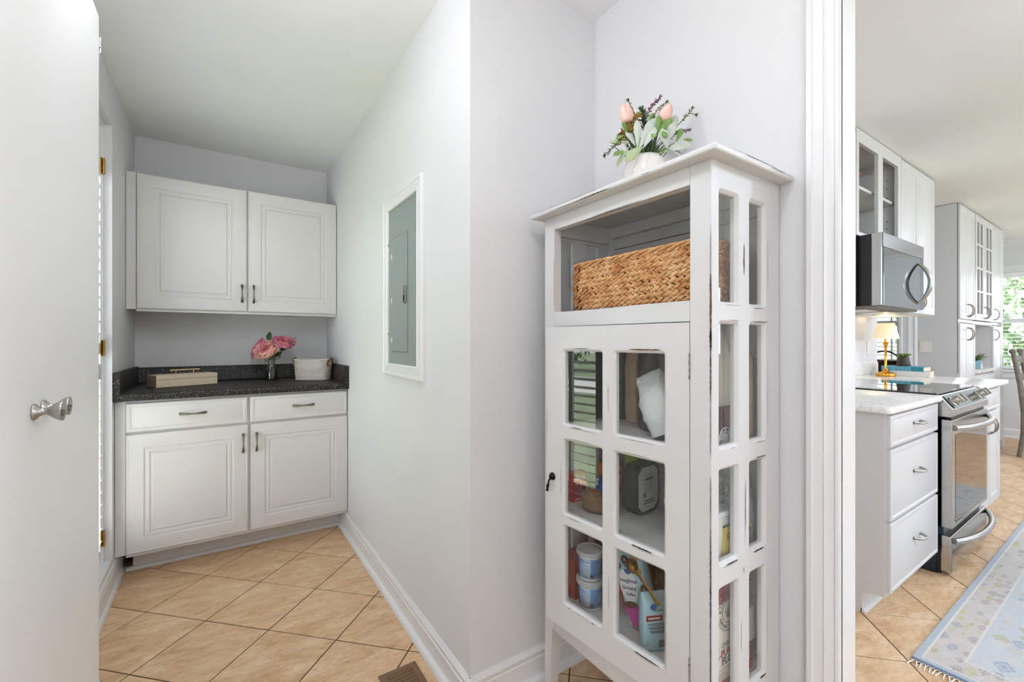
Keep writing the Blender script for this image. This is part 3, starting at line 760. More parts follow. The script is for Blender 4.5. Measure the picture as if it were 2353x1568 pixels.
def peony(c, r, axis, label, mats, seed, stem_to):
    rn = random.Random(seed); c = Vector(c); ax = Vector(axis).normalized()
    root = thing('peony', label, 'flower', tuple(stem_to), 'pink peonies in the bud vase')
    e1 = ax.orthogonal().normalized(); e2 = ax.cross(e1)
    for layer, (n, k, w, cup, lift, mi) in enumerate([(9, 0.92, 1.0, 0.45, 0, 0), (10, 0.90, 0.90, 0.62, 0, 0), (9, 0.84, 0.74, 0.78, 0, 0), (9, 0.76, 0.60, 0.9, 0, 1), (8, 0.66, 0.48, 1.0, 0, 1), (6, 0.55, 0.36, 1.1, 0, 1)]):
        mb = MB()
        for i in range(n):
            a = 2*math.pi*(i + 0.5*layer + rn.uniform(-.15, .15))/n
            d = e1*math.cos(a) + e2*math.sin(a)
            up = ax * (0.60 + 0.16*layer) + d * (0.62 - 0.11*layer) + Vector((rn.uniform(-.12,.12), rn.uniform(-.12,.12), rn.uniform(-.12,.12)))
            petal(mb, c - ax*r*0.45 + d*r*0.10, d, up, r*w, r*1.25*k, cup)
        solidify(mb.build('petals', mats[mi], root, smooth=80, fixn=False), 0.0007)
    st = Vector(stem_to)
    MB().tube([c - ax*r*0.4, (c - ax*r*0.4).lerp(st, 0.35) + Vector((0,0,-0.004)), (VX + (st.x-VX)*0.3, VY + (st.y-VY)*0.3, VZ+0.125), st], 0.0024, 6).build('stem', M_LEAFD, root, smooth=60)
    return root
def leafblade(mb, p, d, L, w, droop=0.2, m=0, n=5, nrm=(0,0,1), fold=0.18, shape=0.5, rnd=False):
    p = Vector(p); d = Vector(d).normalized(); s = d.cross(Vector(nrm))
    if s.length < 1e-4: s = d.cross(Vector((1,0,0)))
    s.normalize(); up = s.cross(d).normalized(); rows = []
    for i in range(n + 1):
        t = i / n; wd = w * (math.sin(math.pi * t ** (shape + 0.35)) if 0 < t < 1 else 0.02)
        if rnd: wd = w * 1.18 * max(0.06, t ** 0.75 * (1 - t ** 6))
        c = p + d*L*t - up*droop*L*t*t
        rows.append([c - s*wd*0.5 + up*fold*wd, c, c + s*wd*0.5 + up*fold*wd])
    vs = [q for r in rows for q in r]; fs = []
    for i in range(n):
        for k in range(2): fs.append((i*3+k, i*3+k+1, (i+1)*3+k+1, (i+1)*3+k))
    mb.add(vs, fs, m)
RT = Vector((math.cos(YAW), -math.sin(YAW), 0)); FW = Vector((math.sin(YAW), math.cos(YAW), 0))
VC = Vector((VX, VY, 0))
peony(VC - RT*0.012 - FW*0.035 + Vector((0,0,1.130)), 0.082, (-RT.x*0.1 - FW.x*0.75, -RT.y*0.1 - FW.y*0.75, 0.55), 'large peach pink peony at the front of the bud vase', [M_PEONY1, M_PEONY2], 3, (VX+0.006, VY, VZ+0.012))
peony(VC - RT*0.088 + FW*0.005 + Vector((0,0,1.140)), 0.074, (-RT.x*0.6 - FW.x*0.6, -RT.y*0.6 - FW.y*0.6, 0.45), 'deep pink peony on the left of the bud vase', [M_PEONYP, M_PEONYP], 5, (VX-0.008, VY+0.004, VZ+0.012))
peony(VC + RT*0.068 + FW*0.015 + Vector((0,0,1.178)), 0.073, (RT.x*0.35 - FW.x*0.4, RT.y*0.35 - FW.y*0.4, 0.8), 'rose pink peony leaning right in the bud vase', [M_PEONYP, M_PEONY2], 8, (VX+0.012, VY-0.006, VZ+0.012))
sp = thing('leaf_sprig', 'dark green leaf sprig among the peonies', 'sprig', (VX, VY, VZ+0.012))
L_ = MB()
leafblade(L_, VC - RT*0.015 + Vector((0,0,1.19)), Vector((0.05, 0, 1)), 0.062, 0.040, 0.05, nrm=-FW)
leafblade(L_, VC + RT*0.055 + Vector((0,0,1.13)), RT*0.9 + Vector((0,0,0.3)), 0.05, 0.026, 0.1, nrm=-FW)
leafblade(L_, VC - RT*0.05 + Vector((0,0,1.12)), -RT*0.5 + Vector((0,0,-0.8)), 0.04, 0.018, 0.1, nrm=-FW)
leafblade(L_, VC + RT*0.02 + Vector((0,0,1.09)), RT*0.6 + Vector((0,0,0.35)), 0.055, 0.03, 0.1, nrm=-FW)
solidify(L_.build('leaf', M_LEAFD, sp, smooth=70, fixn=False), 0.0006)
S_ = MB(); S_.tube([(VX, VY, VZ+0.012), VC + Vector((0,0,1.08)), VC + RT*0.07 + Vector((0,0,1.16)), VC + RT*0.135 + Vector((0,0,1.188)), VC + RT*0.165 + Vector((0,0,1.196))], 0.0013, 5)
S_.tube([(VX, VY, VZ+0.012), VC + Vector((0,0,1.08)), VC - RT*0.014 + Vector((0,0,1.20))], 0.0015, 5)
for k in range(8):
    t = k/7; q = VC + RT*(0.10 + 0.055*t) + Vector((0,0,1.175 + 0.022*t + (0.012 if k % 2 else -0.010))); S_.ico(q, 0.0045, 1)
S_.build('sprig_stem', M_STEMB, sp, smooth=50)

# coiled rope basket
RC = Vector((0.528, 3.205, 0.9315)); MR = Matrix.Translation(RC) @ Matrix.Rotation(-YAW, 4, 'Z')
rb = thing('rope_basket', 'small oval white rope basket with leather handles on the black counter', 'basket', tuple(RC))
def sup(a, b, t, p=2.9):
    c, s = math.cos(t), math.sin(t)
    return (a*math.copysign(abs(c)**(2/p), c), b*math.copysign(abs(s)**(2/p), s))
coil = MB(); N = 15
for k in range(N):
    g = 1 + 0.10 * (k/N); ring = [sup(0.104*g, 0.064*g, 2*math.pi*i/40) for i in range(40)]
    zz = 0.0045 + k*0.0089
    pts = [(x, y, zz + (0.010*(abs(x)/0.11)**2 if k > N-3 else 0) * ((k-N+3)/3.0)) for x, y in ring]
    loops = []
    for i in range(40):
        p0, p1 = Vector(pts[i-1]), Vector(pts[(i+1) % 40]); t = (p1-p0).normalized(); a = t.cross(Vector((0,0,1))).normalized(); c0 = Vector(pts[i])
        loops.append([c0 + a*math.cos(2*math.pi*q/8)*0.0052 + Vector((0,0,1))*math.sin(2*math.pi*q/8)*0.0049 for q in range(8)])
    loops.append(loops[0]); coil.loft(loops, False, False, 0, MR)
coil.loft([[(*sup(0.10, 0.06, 2*math.pi*i/40), 0.003) for i in range(40)], [(*sup(0.10, 0.06, 2*math.pi*i/40), 0.006) for i in range(40)]], True, True, 0, MR)
coil.build('coiled_rope', M_ROPE, rb, smooth=80)
for s in (-1, 1):
    h = MB(); h.tube([(s*0.108, -0.035, 0.108), (s*0.120, -0.030, 0.132), (s*0.124, -0.012, 0.143), (s*0.124, 0.012, 0.143), (s*0.120, 0.030, 0.132), (s*0.108, 0.035, 0.108)], 0.006, 8, 0, MR, flat=0.5)
    for yy in (-0.036, 0.036): h.box(s*0.113-0.003, s*0.113+0.003, yy-0.008, yy+0.008, 0.092, 0.125, 0, MR)
    h.build('leather_handle', M_LEATHER, rb, smooth=50)

# ------------------------------------------------------------------ electrical panel on the right wall
ep = thing('electrical_panel', 'grey electrical breaker panel in a white frame on the pantry wall', 'electrical panel', (XR, 1.86, 1.03))
NX = lambda x, y, z: frame_m((x, y, z), (0, -1, 0), (0, 0, 1))      # local x = -Y (towards the viewer), local z = -X
fr = MB(); fp = [(0.0, 0.0), (0.0, 0.010), (0.004, 0.017), (0.012, 0.019), (0.016, 0.016), (0.046, 0.014), (0.050, 0.016), (0.056, 0.013), (0.058, 0.004)]
y_far, y_near, z0, z1 = 2.095, 1.618, 1.030, 1.850; W_, H_ = y_far - y_near, z1 - z0
MP = NX(XR, y_far, z0)
fr.loft([[(i, i, d), (W_-i, i, d), (W_-i, H_-i, d), (i, H_-i, d)] for i, d in fp], False, False, 0, MP)
fr.build('frame', M_TRIM, ep, smooth=25)
co = MB(); co.box(0.050, W_-0.050, 0.055, H_-0.055, 0.0005, 0.006, 0, MP); co.build('cover_plate', M_PANELG, ep, bevel=0.001)
dr = MB(); raised_panel(dr, 0.202, 0.512, 0.0035, NX(XR-0.006, 1.992, 1.143), [(0, 0.0025), (0.0015, 0.0035)])
pd = dr.build('panel_door', M_PANELG, ep)
g = MB(); g.box(XR-0.0066, XR-0.006, 1.7875, 1.7900, 1.142, 1.656); g.box(XR-0.0066, XR-0.006, 1.7875, 1.993, 1.6552, 1.6575); g.box(XR-0.0066, XR-0.006, 1.7875, 1.993, 1.1405, 1.1428); g.build('door_seam', M_PANELD, ep)
lt = MB(); lt.box(XR-0.0155, XR-0.0095, 1.797, 1.823, 1.352, 1.428); lb = lt.build('latch', M_PEWTER, pd, bevel=0.003)
MB().box(XR-0.0175, XR-0.0155, 1.803, 1.817, 1.360, 1.385).build('latch_tab', M_BLACK, pd)
for z in (1.575, 1.375, 1.195): MB().box(XR-0.0108, XR-0.0096, 1.982, 1.990, z-0.011, z+0.011).build('hinge_tab', M_WHITE, pd)
for y, z in ((1.690, 1.637), (2.036, 1.637), (1.690, 1.222), (2.036, 1.222)):
    MB().lathe([(0.0, 0.005), (0.004, 0.004), (0.0055, 0.0), (0.0055, -0.002)], (0,0,0), 10, 0, NX(XR-0.006, y, z)).build('screw', M_BRASS, ep, smooth=40)

# ------------------------------------------------------------------ floor register
vt = thing('floor_register', 'brown metal floor register with angled slats by the pantry baseboard', 'floor vent', (0.537, 1.41, 0))
x0, x1, y0, y1 = 0.468, 0.606, 1.262, 1.557
f = MB(); ring = lambda i, z: [(x0+i, y0+i, z), (x1-i, y0+i, z), (x1-i, y1-i, z), (x0+i, y1-i, z)]
f.loft([ring(0, 0.0005), ring(0.003, 0.005), ring(0.007, 0.0065), ring(0.024, 0.0065), ring(0.025, 0.0005)], False, False); f.build('frame', M_VENT, vt, smooth=30)
MB().box(x0+0.022, x1-0.022, y0+0.022, y1-0.022, 0.0002, 0.0008).build('duct_opening', M_DARKIN, vt)
s0 = None; n = 15
for k in range(n):
    y = y1 - 0.031 - k*(y1-y0-0.062)/(n-1)
    if s0 is None:
        s0 = MB().box(-(x1-x0)/2+0.024, (x1-x0)/2-0.024, -0.0055, 0.0055, -0.0008, 0.0008, 0, Matrix.Rotation(math.radians(18), 4, 'X')).build('slat', M_VENT, vt, origin=(0,0,0)); o = s0
    else:
        o = s0.copy(); COL.objects.link(o); o.parent = vt
    o.location = (0, y - 1.41, 0.0042)

# ------------------------------------------------------------------ tall white cabinet at the left
tc_ = thing('tall_cabinet', 'tall white flat-door cabinet at the left edge with two nickel knobs', 'cabinet', (-0.55, 1.08, 0))
MB().box(-0.845, -0.290, 0.575, 1.590, 0, 2.05).build('body', M_DOORP, tc_)
def slab(x, y0, y1, z1):
    return MB().box(x-0.020, x, y0, y1, 0.09, z1).build('door', M_DOORP, tc_, bevel=0.003)
dA = slab(-0.256, 0.575, 1.0835, 2.06); dB = slab(-0.268, 1.0875, 1.600, 2.064)
def knob(parent, x, y, z):
    k = MB(); k.lathe([(0.0125,0.0),(0.0135,0.0015),(0.0125,0.004),(0.0075,0.008),(0.0050,0.0125),(0.0052,0.016),(0.0080,0.020),(0.0125,0.0255),(0.0160,0.0310),(0.0172,0.0350),(0.0168,0.0362),(0.0150,0.0360),(0.0135,0.0345),(0.0,0.0340)], (0,0,0), 28, 0, frame_m((x, y, z), (0,1,0), (0,0,1)))
    o = k.build('knob', M_NICKEL, parent, smooth=50)
    s = MB(); s.tube([(x+0.0350, y+0.008*math.cos(a), z-0.001+0.008*math.sin(a)) for a in [math.radians(150 + 22*i) for i in range(11)]], 0.0016, 6); s.build('knob_swirl', M_PEWTER, parent, smooth=50)
    return o
knob(dA, -0.256, 1.045, 1.072); knob(dB, -0.268, 1.143, 1.069)
for z in (1.990, 1.107, 0.25):
    h = MB(); h.box(-0.2880, -0.2700, 1.6002, 1.6030, z-0.020, z+0.020); h.lathe([(0.0,-0.021),(0.0040,-0.020),(0.0040,0.020),(0.0,0.021)], (-0.2672, 1.6072, z), 10); h.box(-0.2700, -0.2650, 1.6002, 1.6070, z-0.008, z+0.008)
    h.build('hinge', M_CHROME, dB, smooth=40)

# ------------------------------------------------------------------ white distressed hutch
HX0, HX1, HY0, HY1, HZ = 0.910, 1.215, 0.567, 1.166, 1.597
hu = thing('display_hutch', 'white distressed wooden hutch with glass door and open top bay', 'hutch', (1.06, 0.866, 0))
ML = lambda x, y, z: frame_m((x, y, z), (0, -1, 0), (0, 0, 1))       # faces -X
MN = lambda x, y, z: frame_m((x, y, z), (1, 0, 0), (0, 0, 1))        # faces -Y
MF = lambda x, y, z: frame_m((x, y, z), (-1, 0, 0), (0, 0, 1))       # faces +Y
# top board with rounded nosing
tb = MB(); tb.box(0.872, 1.219, 0.533, 1.198, HZ, HZ+0.016); tb.build('top_board', M_WORN, hu, bevel=0.006, bseg=3)
# front corner posts run down into tapered legs
def post(x0, x1, y0, y1, ztop, tx, ty):
    """square post down to z=.25, tapering below; tx, ty: which side tapers (sign)"""
    mb = MB(); L = []
    for z, k in ((0.0, 0.34), (0.25, 0.0), (ztop, 0.0)):
        dx, dy = (x1-x0)*k, (y1-y0)*k
        a0, a1 = (x0, x1-dx) if tx < 0 else (x0+dx, x1); b0, b1 = (y0, y1-dy) if ty < 0 else (y0+dy, y1)
        L.append([(a0,b0,z),(a1,b0,z),(a1,b1,z),(a0,b1,z)])
    return mb.loft(L).build('post_leg', M_WORN, hu, bevel=0.0012)
post(HX0, HX0+0.030, HY0, HY0+0.053, HZ, -1, -1)
post(HX0, HX0+0.045, HY1-0.0395, HY1, 0.2505, -1, 1)
post(HX1-0.045, HX1, HY0, HY0+0.040, 0.2505, 1, -1)
post(HX1-0.045, HX1, HY1-0.040, HY1, 0.2505, 1, 1)
MB().box(HX0, HX0+0.030, HY1-0.049, HY1, 0.2506, HZ).build('far_stile', M_WORN, hu, bevel=0.0012)
MB().box(HX0+0.0005, HX0+0.028, 0.6205, 1.117, 1.553, HZ).build('top_rail', M_WORN, hu, bevel=0.0012)
MB().box(HX0+0.0003, HX0+0.028, 0.6205, 1.117, 1.2355, 1.2845).build('middle_rail', M_WORN, hu, bevel=0.0012)
ap = MB(); ap.box(HX0+0.0008, HX0+0.026, 0.6205, 1.1165, 0.2505, 0.3095); ap.box(HX0+0.006, HX0+0.024, 0.6205, 1.1265, 0.238, 0.2505); ap.build('apron', M_WORN, hu, bevel=0.002)
# glazed sides
xs = (HX0+0.0305, 1.047, HX1); zs = (0.2505, 0.652, 0.920, 1.2555, HZ)
hx = ((0.947, 1.018), (1.078, 1.143)); hz = ((0.357, 0.622), (0.682, 0.893), (0.948, 1.230), (1.281, 1.531))
def side_panel(near):
    cells = []
    for i in range(2):
        for j in range(4):
            if near: cells.append((xs[i], xs[i+1], zs[j], zs[j+1], hx[i][0], hx[i][1], hz[j][0], hz[j][1], 0.004))
            else: cells.append((-xs[i+1], -xs[i], zs[j], zs[j+1], -hx[i][1], -hx[i][0], hz[j][0], hz[j][1], 0.004))
    mb = MB(); M = MN(0, HY0+0.0012, 0) if near else MF(0, HY1, 0); Tt = 0.018
    pane_cells(mb, cells, M, Tt, 0.008, 0.008)
    a, b = (xs[0], xs[-1]) if near else (-xs[-1], -xs[0])
    for p, q in (((a, zs[0]), (b, zs[0])), ((b, zs[0]), (b, zs[-1])), ((b, zs[-1]), (a, zs[-1])), ((a, zs[-1]), (a, zs[0]))):
        mb.add([(p[0], p[1], 0), (q[0], q[1], 0), (q[0], q[1], -Tt), (p[0], p[1], -Tt)], [(0,1,2,3)], 0, M)
    s = mb.build('side_frame', M_WORN, hu, smooth=35)
    for c in cells:
        MB().box(c[4]-0.004, c[5]+0.004, c[6]-0.004, c[7]+0.004, -0.0145, -0.0115, 0, M).build('pane', M_HGLASS, s)
    return s
side_panel(True); side_panel(False)
# back boards, shelves, ledgers
z = 0.252
while z < HZ - 0.01:
    z2 = min(z + 0.127, HZ)
    MB().box(1.199, 1.207, HY0+0.020, HY1-0.019, z+0.0010, z2-0.0010).build('back_board', M_WORN, hu, bevel=0.0018); z = z2
for zt in (1.264, 0.924, 0.648, 0.352):
    MB().box(HX0+0.030, 1.198, HY0+0.0195, HY1-0.0185, zt-0.015, zt).build('shelf', M_WORN, hu, bevel=0.001)
MB().box(1.180, 1.198, HY0+0.0195, HY1-0.0185, 1.560, HZ-0.0005).build('back_ledger', M_WORN, hu)
MB().box(1.182, 1.198, HY1-0.040, HY1-0.0185, 1.2645, 1.5595).build('back_post', M_WORN, hu)
MB().box(0.945, 1.18, HY1-0.034, HY1-0.0185, 1.540, HZ-0.0005).build('side_ledger', M_WORN, hu)
# door with six panes, standing a few degrees ajar on its near-side hinges
DA = math.radians(4.8); DW = 0.4865
D_S, D_C = math.sin(DA), math.cos(DA); dx = HX0 - 0.001
DP = lambda u, z, o=0.0: Vector((dx - (DW-u)*D_S - o*D_C, 0.621 + (DW-u)*D_C - o*D_S, z))     # u from the free edge, o outwards
us = (0.0, 0.2485, DW); vs_ = (0.312, 0.6475, 0.9145, 1.2335)
hu_ = ((0.0800, 0.2240), (0.2725, 0.4190)); hv = ((0.394, 0.627), (0.666, 0.888), (0.939, 1.159))
cells = [(us[i], us[i+1], vs_[j], vs_[j+1], hu_[i][0], hu_[i][1], hv[j][0], hv[j][1], 0.004) for i in range(2) for j in range(3)]
dm = MB(); MD = frame_m(tuple(DP(0, 0)), (D_S, -D_C, 0), (0, 0, 1)); pane_cells(dm, cells, MD, 0.018, 0.007, 0.006)
for p, q in (((0, vs_[0]), (us[2], vs_[0])), ((us[2], vs_[0]), (us[2], vs_[3])), ((us[2], vs_[3]), (0, vs_[3])), ((0, vs_[3]), (0, vs_[0]))):
    dm.add([(p[0], p[1], 0), (q[0], q[1], 0), (q[0], q[1], -0.018), (p[0], p[1], -0.018)], [(0,1,2,3)], 0, MD)
hd = dm.build('door', M_WORN, hu, smooth=35)
for c in cells:
    MB().box(c[4]-0.004, c[5]+0.004, c[6]-0.004, c[7]+0.004, -0.0140, -0.0110, 0, MD).build('pane', M_HGLASS, hd)
M_HINGE = mat('part_painted_hinge', (150, 142, 134), 0.5, var=0.7, vscale=160); kn = MB(); M_IRON = mat('black_iron', (26, 22, 20), 0.4, 0.6)
MK = frame_m(tuple(DP(0.030, 0.766)), (D_S, -D_C, 0), (0, 0, 1))
kn.lathe([(0.0,0.013),(0.004,0.0125),(0.0062,0.010),(0.0105,0.006),(0.012,0.002),(0.012,0.0)], (0,0,0), 16, 0, MK)
kn.tube([(0.0,-0.004,0.010),(-0.003,-0.014,0.015),(-0.006,-0.022,0.013)], [0.0034,0.0026,0.003], 8, 0, MK); kn.tube([(-0.006,-0.022,0.013),(-0.010,-0.030,0.012),(-0.014,-0.040,0.010),(-0.016,-0.047,0.009)], [0.0030,0.0052,0.0034,0.0046], 8, 0, MK)
kn.build('drop_pull', M_IRON, hd, smooth=50)
for z in (1.132, 0.425):
    h = MB()
    for k in range(4): h.lathe([(0.0,-0.0068),(0.0021,-0.0062),(0.0021,0.0062),(0.0,0.0068)], (dx-0.0005, 0.6205, z-0.024+k*0.016), 8)
    h.build('hinge', M_HINGE, hd, smooth=40)
# worn paint along edges: irregular slivers of bare wood lying on the paint
wm = [MB(), MB()]
def chip(p, q, n, w, k=1, seed=0, ragged=0.6, step=0.004):
    rn = random.Random(seed + int(abs(p[2])*1e4)); p, q, n = Vector(p), Vector(q), Vector(n); d = q - p; L = d.length; d.normalize(); s = d.cross(n).normalized()
    N = max(4, int(L / step)); lo, hi = [], []
    for i in range(N + 1):
        t = i / N; e = math.sin(math.pi * min(1, max(0, t))) ** 0.35 if 0 < t < 1 else 0.05
        c = p + d*L*t + n*0.0004
        lo.append(c - s*w*0.5*e*(1 - ragged*rn.random())); hi.append(c + s*w*0.5*e*(1 - ragged*rn.random()))
    wm[k].add(lo + hi, [(i, i+1, N+2+i, N+1+i) for i in range(N)])
LX, NYv, DN = (-1,0,0), (0,-1,0), (0,0,-1)
xf = HX0 - 0.0003
# the long strip on the near corner
for z0, z1, w in ((1.30, 1.45, 0.0016), (1.185, 1.345, 0.0055), (1.165, 1.215, 0.0062), (1.05, 1.185, 0.0034), (0.93, 1.06, 0.0018), (0.78, 0.888, 0.0022), (0.50, 0.79, 0.0036), (0.36, 0.55, 0.0030)):
    chip((xf, HY0+0.0016, z0), (xf, HY0+0.0016, z1), LX, w, 0 if z0 > 1.1 else 1, 1); chip((HX0+0.0008, HY0-0.0002, z0), (HX0+0.0008, HY0-0.0002, z1), NYv, w*0.5, 0 if z0 > 1.1 else 1, 2)
DO = (-D_C, -D_S, 0)
for (u0, u1, z, w, k) in [(0.113, 0.179, 1.168, 0.0020, 1), (0.315, 0.413, 1.168, 0.0052, 0), (0.113, 0.153, 0.932, 0.0028, 1), (0.099, 0.206, 0.929, 0.0012, 1), (0.288, 0.399, 0.932, 0.0013, 1), (0.095, 0.153, 0.659, 0.0012, 1), (0.091, 0.139, 0.656, 0.0010, 1), (0.325, 0.389, 0.659, 0.0055, 1), (0.329, 0.394, 0.655, 0.0010, 1), (0.334, 0.408, 0.386, 0.0058, 1), (0.320, 0.399, 0.382, 0.0010, 1), (0.122, 0.184, 0.386, 0.0011, 1), (0.188, 0.202, 0.386, 0.0035, 1), (0.099, 0.108, 0.386, 0.0030, 1), (0.095, 0.188, 0.896, 0.0014, 1), (0.293, 0.375, 0.896, 0.0010, 1)]:
    chip(DP(u0, z, 0.0003), DP(u1, z, 0.0003), DO, w, k, 3)
for (u, z0, z1, w) in [(0.249, 0.995, 1.068, 0.0016), (0.066, 0.719, 0.816, 0.0010), (0.251, 0.457, 0.545, 0.0014), (0.003, 0.818, 0.970, 0.0011), (0.426, 0.375, 0.624, 0.0012)]:
    chip(DP(u, z0, 0.0003), DP(u, z1, 0.0003), DO, w, 1, 4)
chip((xf, 1.11, 1.2355), (xf, 0.64, 1.2355), LX, 0.0014, 1, 3)
for (z0, z1, y, w) in ((0.30, 0.36, 0.6195, 0.004), (0.255, 0.29, 0.6190, 0.0035)): chip((xf, y, z0), (xf, y, z1), LX, w, 1, 4)
chip((HX0+0.004, 0.80, 1.5528), (HX0+0.004, 0.98, 1.5528), DN, 0.004, 1, 5); chip((xf+0.0002, 0.76, 1.5542), (xf+0.0002, 0.93, 1.5542), LX, 0.0022, 1, 6)
chip((xf+0.0002, 1.117, 1.30), (xf+0.0002, 1.117, 1.46), LX, 0.0016, 1, 6)
chip((xf+0.0004, 1.08, 1.2835), (xf+0.0004, 0.80, 1.2835), LX, 0.0018, 1, 7)
for (y0, y1, z, w) in ((1.17, 0.86, 1.6105, 0.0013), (1.10, 0.83, 1.5995, 0.0022), (0.95, 0.84, 1.6005, 0.003), (0.73, 0.70, 1.601, 0.0016)):
    chip((0.8712, y0, z), (0.8712, y1, z), LX, w, 1, 8)
for (x0, x1, z, w) in ((0.99, 1.13, 1.6105, 0.002), (0.93, 1.06, 1.6115, 0.001), (1.10, 1.17, 1.6075, 0.002)):
    chip((x0, 0.5322, z), (x1, 0.5322, z), NYv, w, 1, 9)
for (x0, x1, z, w) in ((0.965, 1.03, 1.2735, 0.0012), (1.09, 1.135, 1.271, 0.0022), (0.98, 1.03, 1.2385, 0.0012), (1.09, 1.16, 1.2375, 0.0026), (1.10, 1.15, 0.9395, 0.0014), (0.985, 1.01, 0.9405, 0.0012), (1.10, 1.15, 0.902, 0.003), (1.09, 1.14, 0.672, 0.0055), (0.97, 1.02, 0.6735, 0.0045), (0.96, 1.02, 0.6705, 0.001), (1.12, 1.15, 0.350, 0.006)):
    chip((x0, HY0+0.0008, z), (x1, HY0+0.0008, z), NYv, w, 1, 10)
for (z0, z1, x, w) in ((1.365, 1.39, 1.045, 0.002), (1.345, 1.425, 1.047, 0.0042), (1.32, 1.46, 1.158, 0.0011), (0.98, 1.15, 1.158, 0.0011), (0.70, 0.84, 1.052, 0.0012), (0.74, 0.86, 1.0535, 0.002), (0.45, 0.53, 1.035, 0.0014), (0.40, 0.54, 1.155, 0.001), (0.635, 0.65, 1.046, 0.0022)):
    chip((x, HY0+0.0008, z0), (x, HY0+0.0008, z1), NYv, w, 1, 11)
wm[0].build('worn_strip', M_CHIP, hu, fixn=False)['kind'] = 'stuff'
wm[1].build('worn_marks', M_CHIPD, hu, fixn=False)['kind'] = 'stuff'

# ------------------------------------------------------------------ woven basket in the top bay
bk = thing('woven_basket', 'rectangular woven water hyacinth basket in the open top of the hutch', 'basket', (1.065, 0.856, 1.2645))
bx0, bx1, by0, by1, bz0, bz1 = 0.960, 1.166, 0.610, 1.100, 1.2695, 1.430
def rr_path(x0, x1, y0, y1, r, step):
    pts = []
    pl = rrect(x0, x1, y0, y1, r, 6); pl.append(pl[0])
    acc = 0.0; out = []
    for a, b in zip(pl[:-1], pl[1:]):
        a, b = Vector((*a, 0)), Vector((*b, 0)); L = (b-a).length
        while acc < L:
            out.append((a.lerp(b, acc/L if L else 0), (b-a).normalized())); acc += step
        acc -= L
    return out
strand = MB(); rows = 10; rn = random.Random(5)
def lens(mb, c, d, L, r, up):
    a = d.cross(up).normalized(); b = a.cross(d); loops = []
    for t, k in ((-1, 0.25), (-0.45, 0.9), (0.15, 1.0), (0.7, 0.65), (1, 0.2)):
        loops.append([c + d*L*0.5*t + a*math.cos(q*math.pi/3)*r*k*0.8 + b*math.sin(q*math.pi/3)*r*k for q in range(6)])
    mb.loft(loops)
for rI in range(rows):
    t = rI / (rows - 1); z = bz0 + 0.008 + t * (bz1 - bz0 - 0.016)
    bul = 0.004*math.sin(math.pi*t) - 0.004*(1 - t)
    path = rr_path(bx0 - bul + 0.008, bx1 + bul - 0.008, by0 - bul + 0.008, by1 + bul - 0.008, 0.035, 0.0215)
    for i, (p, d) in enumerate(path):
        c = Vector((p.x, p.y, z)) + d * (0.010 if rI % 2 else 0) + Vector((0, 0, rn.uniform(-0.0015, 0.0015)))
        n = Vector((d.y, -d.x, 0))
        for s in (1, -1):
            dd = (d + Vector((0,0,1)) * s * rn.uniform(0.25, 0.5) + n * rn.uniform(-0.1, 0.15)).normalized()
            lens(strand, c + Vector((0,0,1)) * s * 0.0030 + n * (0.0045 if s > 0 else 0.002) + d * (0.005 * s), dd, rn.uniform(0.027, 0.036), rn.uniform(0.0052, 0.0068), Vector((0,0,1)))
ws = strand.build('woven_strands', M_STRAW, bk, smooth=70); ws['kind'] = 'stuff'
rim = MB()
for k in range(3):
    pts = []
    path = rr_path(bx0 + 0.004, bx1 - 0.004, by0 + 0.004, by1 - 0.004, 0.035, 0.010)
    for i, (p, d) in enumerate(path):
        n = Vector((d.y, -d.x, 0)); ph = i * 0.55 + k * 2.094
        pts.append(p + Vector((0,0,bz1 + 0.002 + 0.0055*math.sin(ph))) + n * 0.0055*math.cos(ph))
    pts.append(pts[0]); rim.tube(pts, 0.0042, 6, caps=False)
rim.build('rim', M_STRAW, bk, smooth=70)
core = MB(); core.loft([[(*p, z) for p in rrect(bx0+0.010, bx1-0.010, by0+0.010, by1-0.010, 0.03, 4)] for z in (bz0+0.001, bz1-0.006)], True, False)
solidify(core.build('shadow_core', M_STRAWD, bk), 0.003)  # dark core paints the shade in the gaps of the weave

# ------------------------------------------------------------------ flower arrangement on the hutch
PX, PY, PZ = 1.075, 0.885, HZ + 0.0165
def fp(u, v, d=0.0):
    """a point of the bouquet: u metres to the right, v metres above the hutch top, d metres away from the viewer"""
    return Vector((PX, PY, PZ)) + RT*u + FW*d + Vector((0, 0, v))
pot = thing('ceramic_planter', 'round glazed white ceramic planter on top of the hutch', 'planter', (PX, PY, PZ))
pm = MB(); prof = [(0.0,0.0),(0.042,0.0),(0.047,0.006),(0.058,0.032),(0.064,0.064),(0.063,0.090),(0.056,0.116),(0.048,0.129),(0.044,0.130),(0.042,0.124),(0.0,0.110)]
pm.lathe(prof, (PX, PY, PZ), 36); pm.build('bowl', M_CERAM, pot, smooth=50)
gr = MB()
for k in range(12):
    a = 2*math.pi*k/12; pts = []
    for (r, z), da in zip(prof[3:8], (0.0, 0.10, 0.22, 0.36, 0.5)): pts.append((PX + (r+0.0008)*math.cos(a+da), PY + (r+0.0008)*math.sin(a+da), PZ + z))
    gr.tube(pts, 0.0012, 5)
gr.build('leaf_relief', M_CERAM, pot, smooth=60)['kind'] = 'stuff'
TOPZ = 0.126
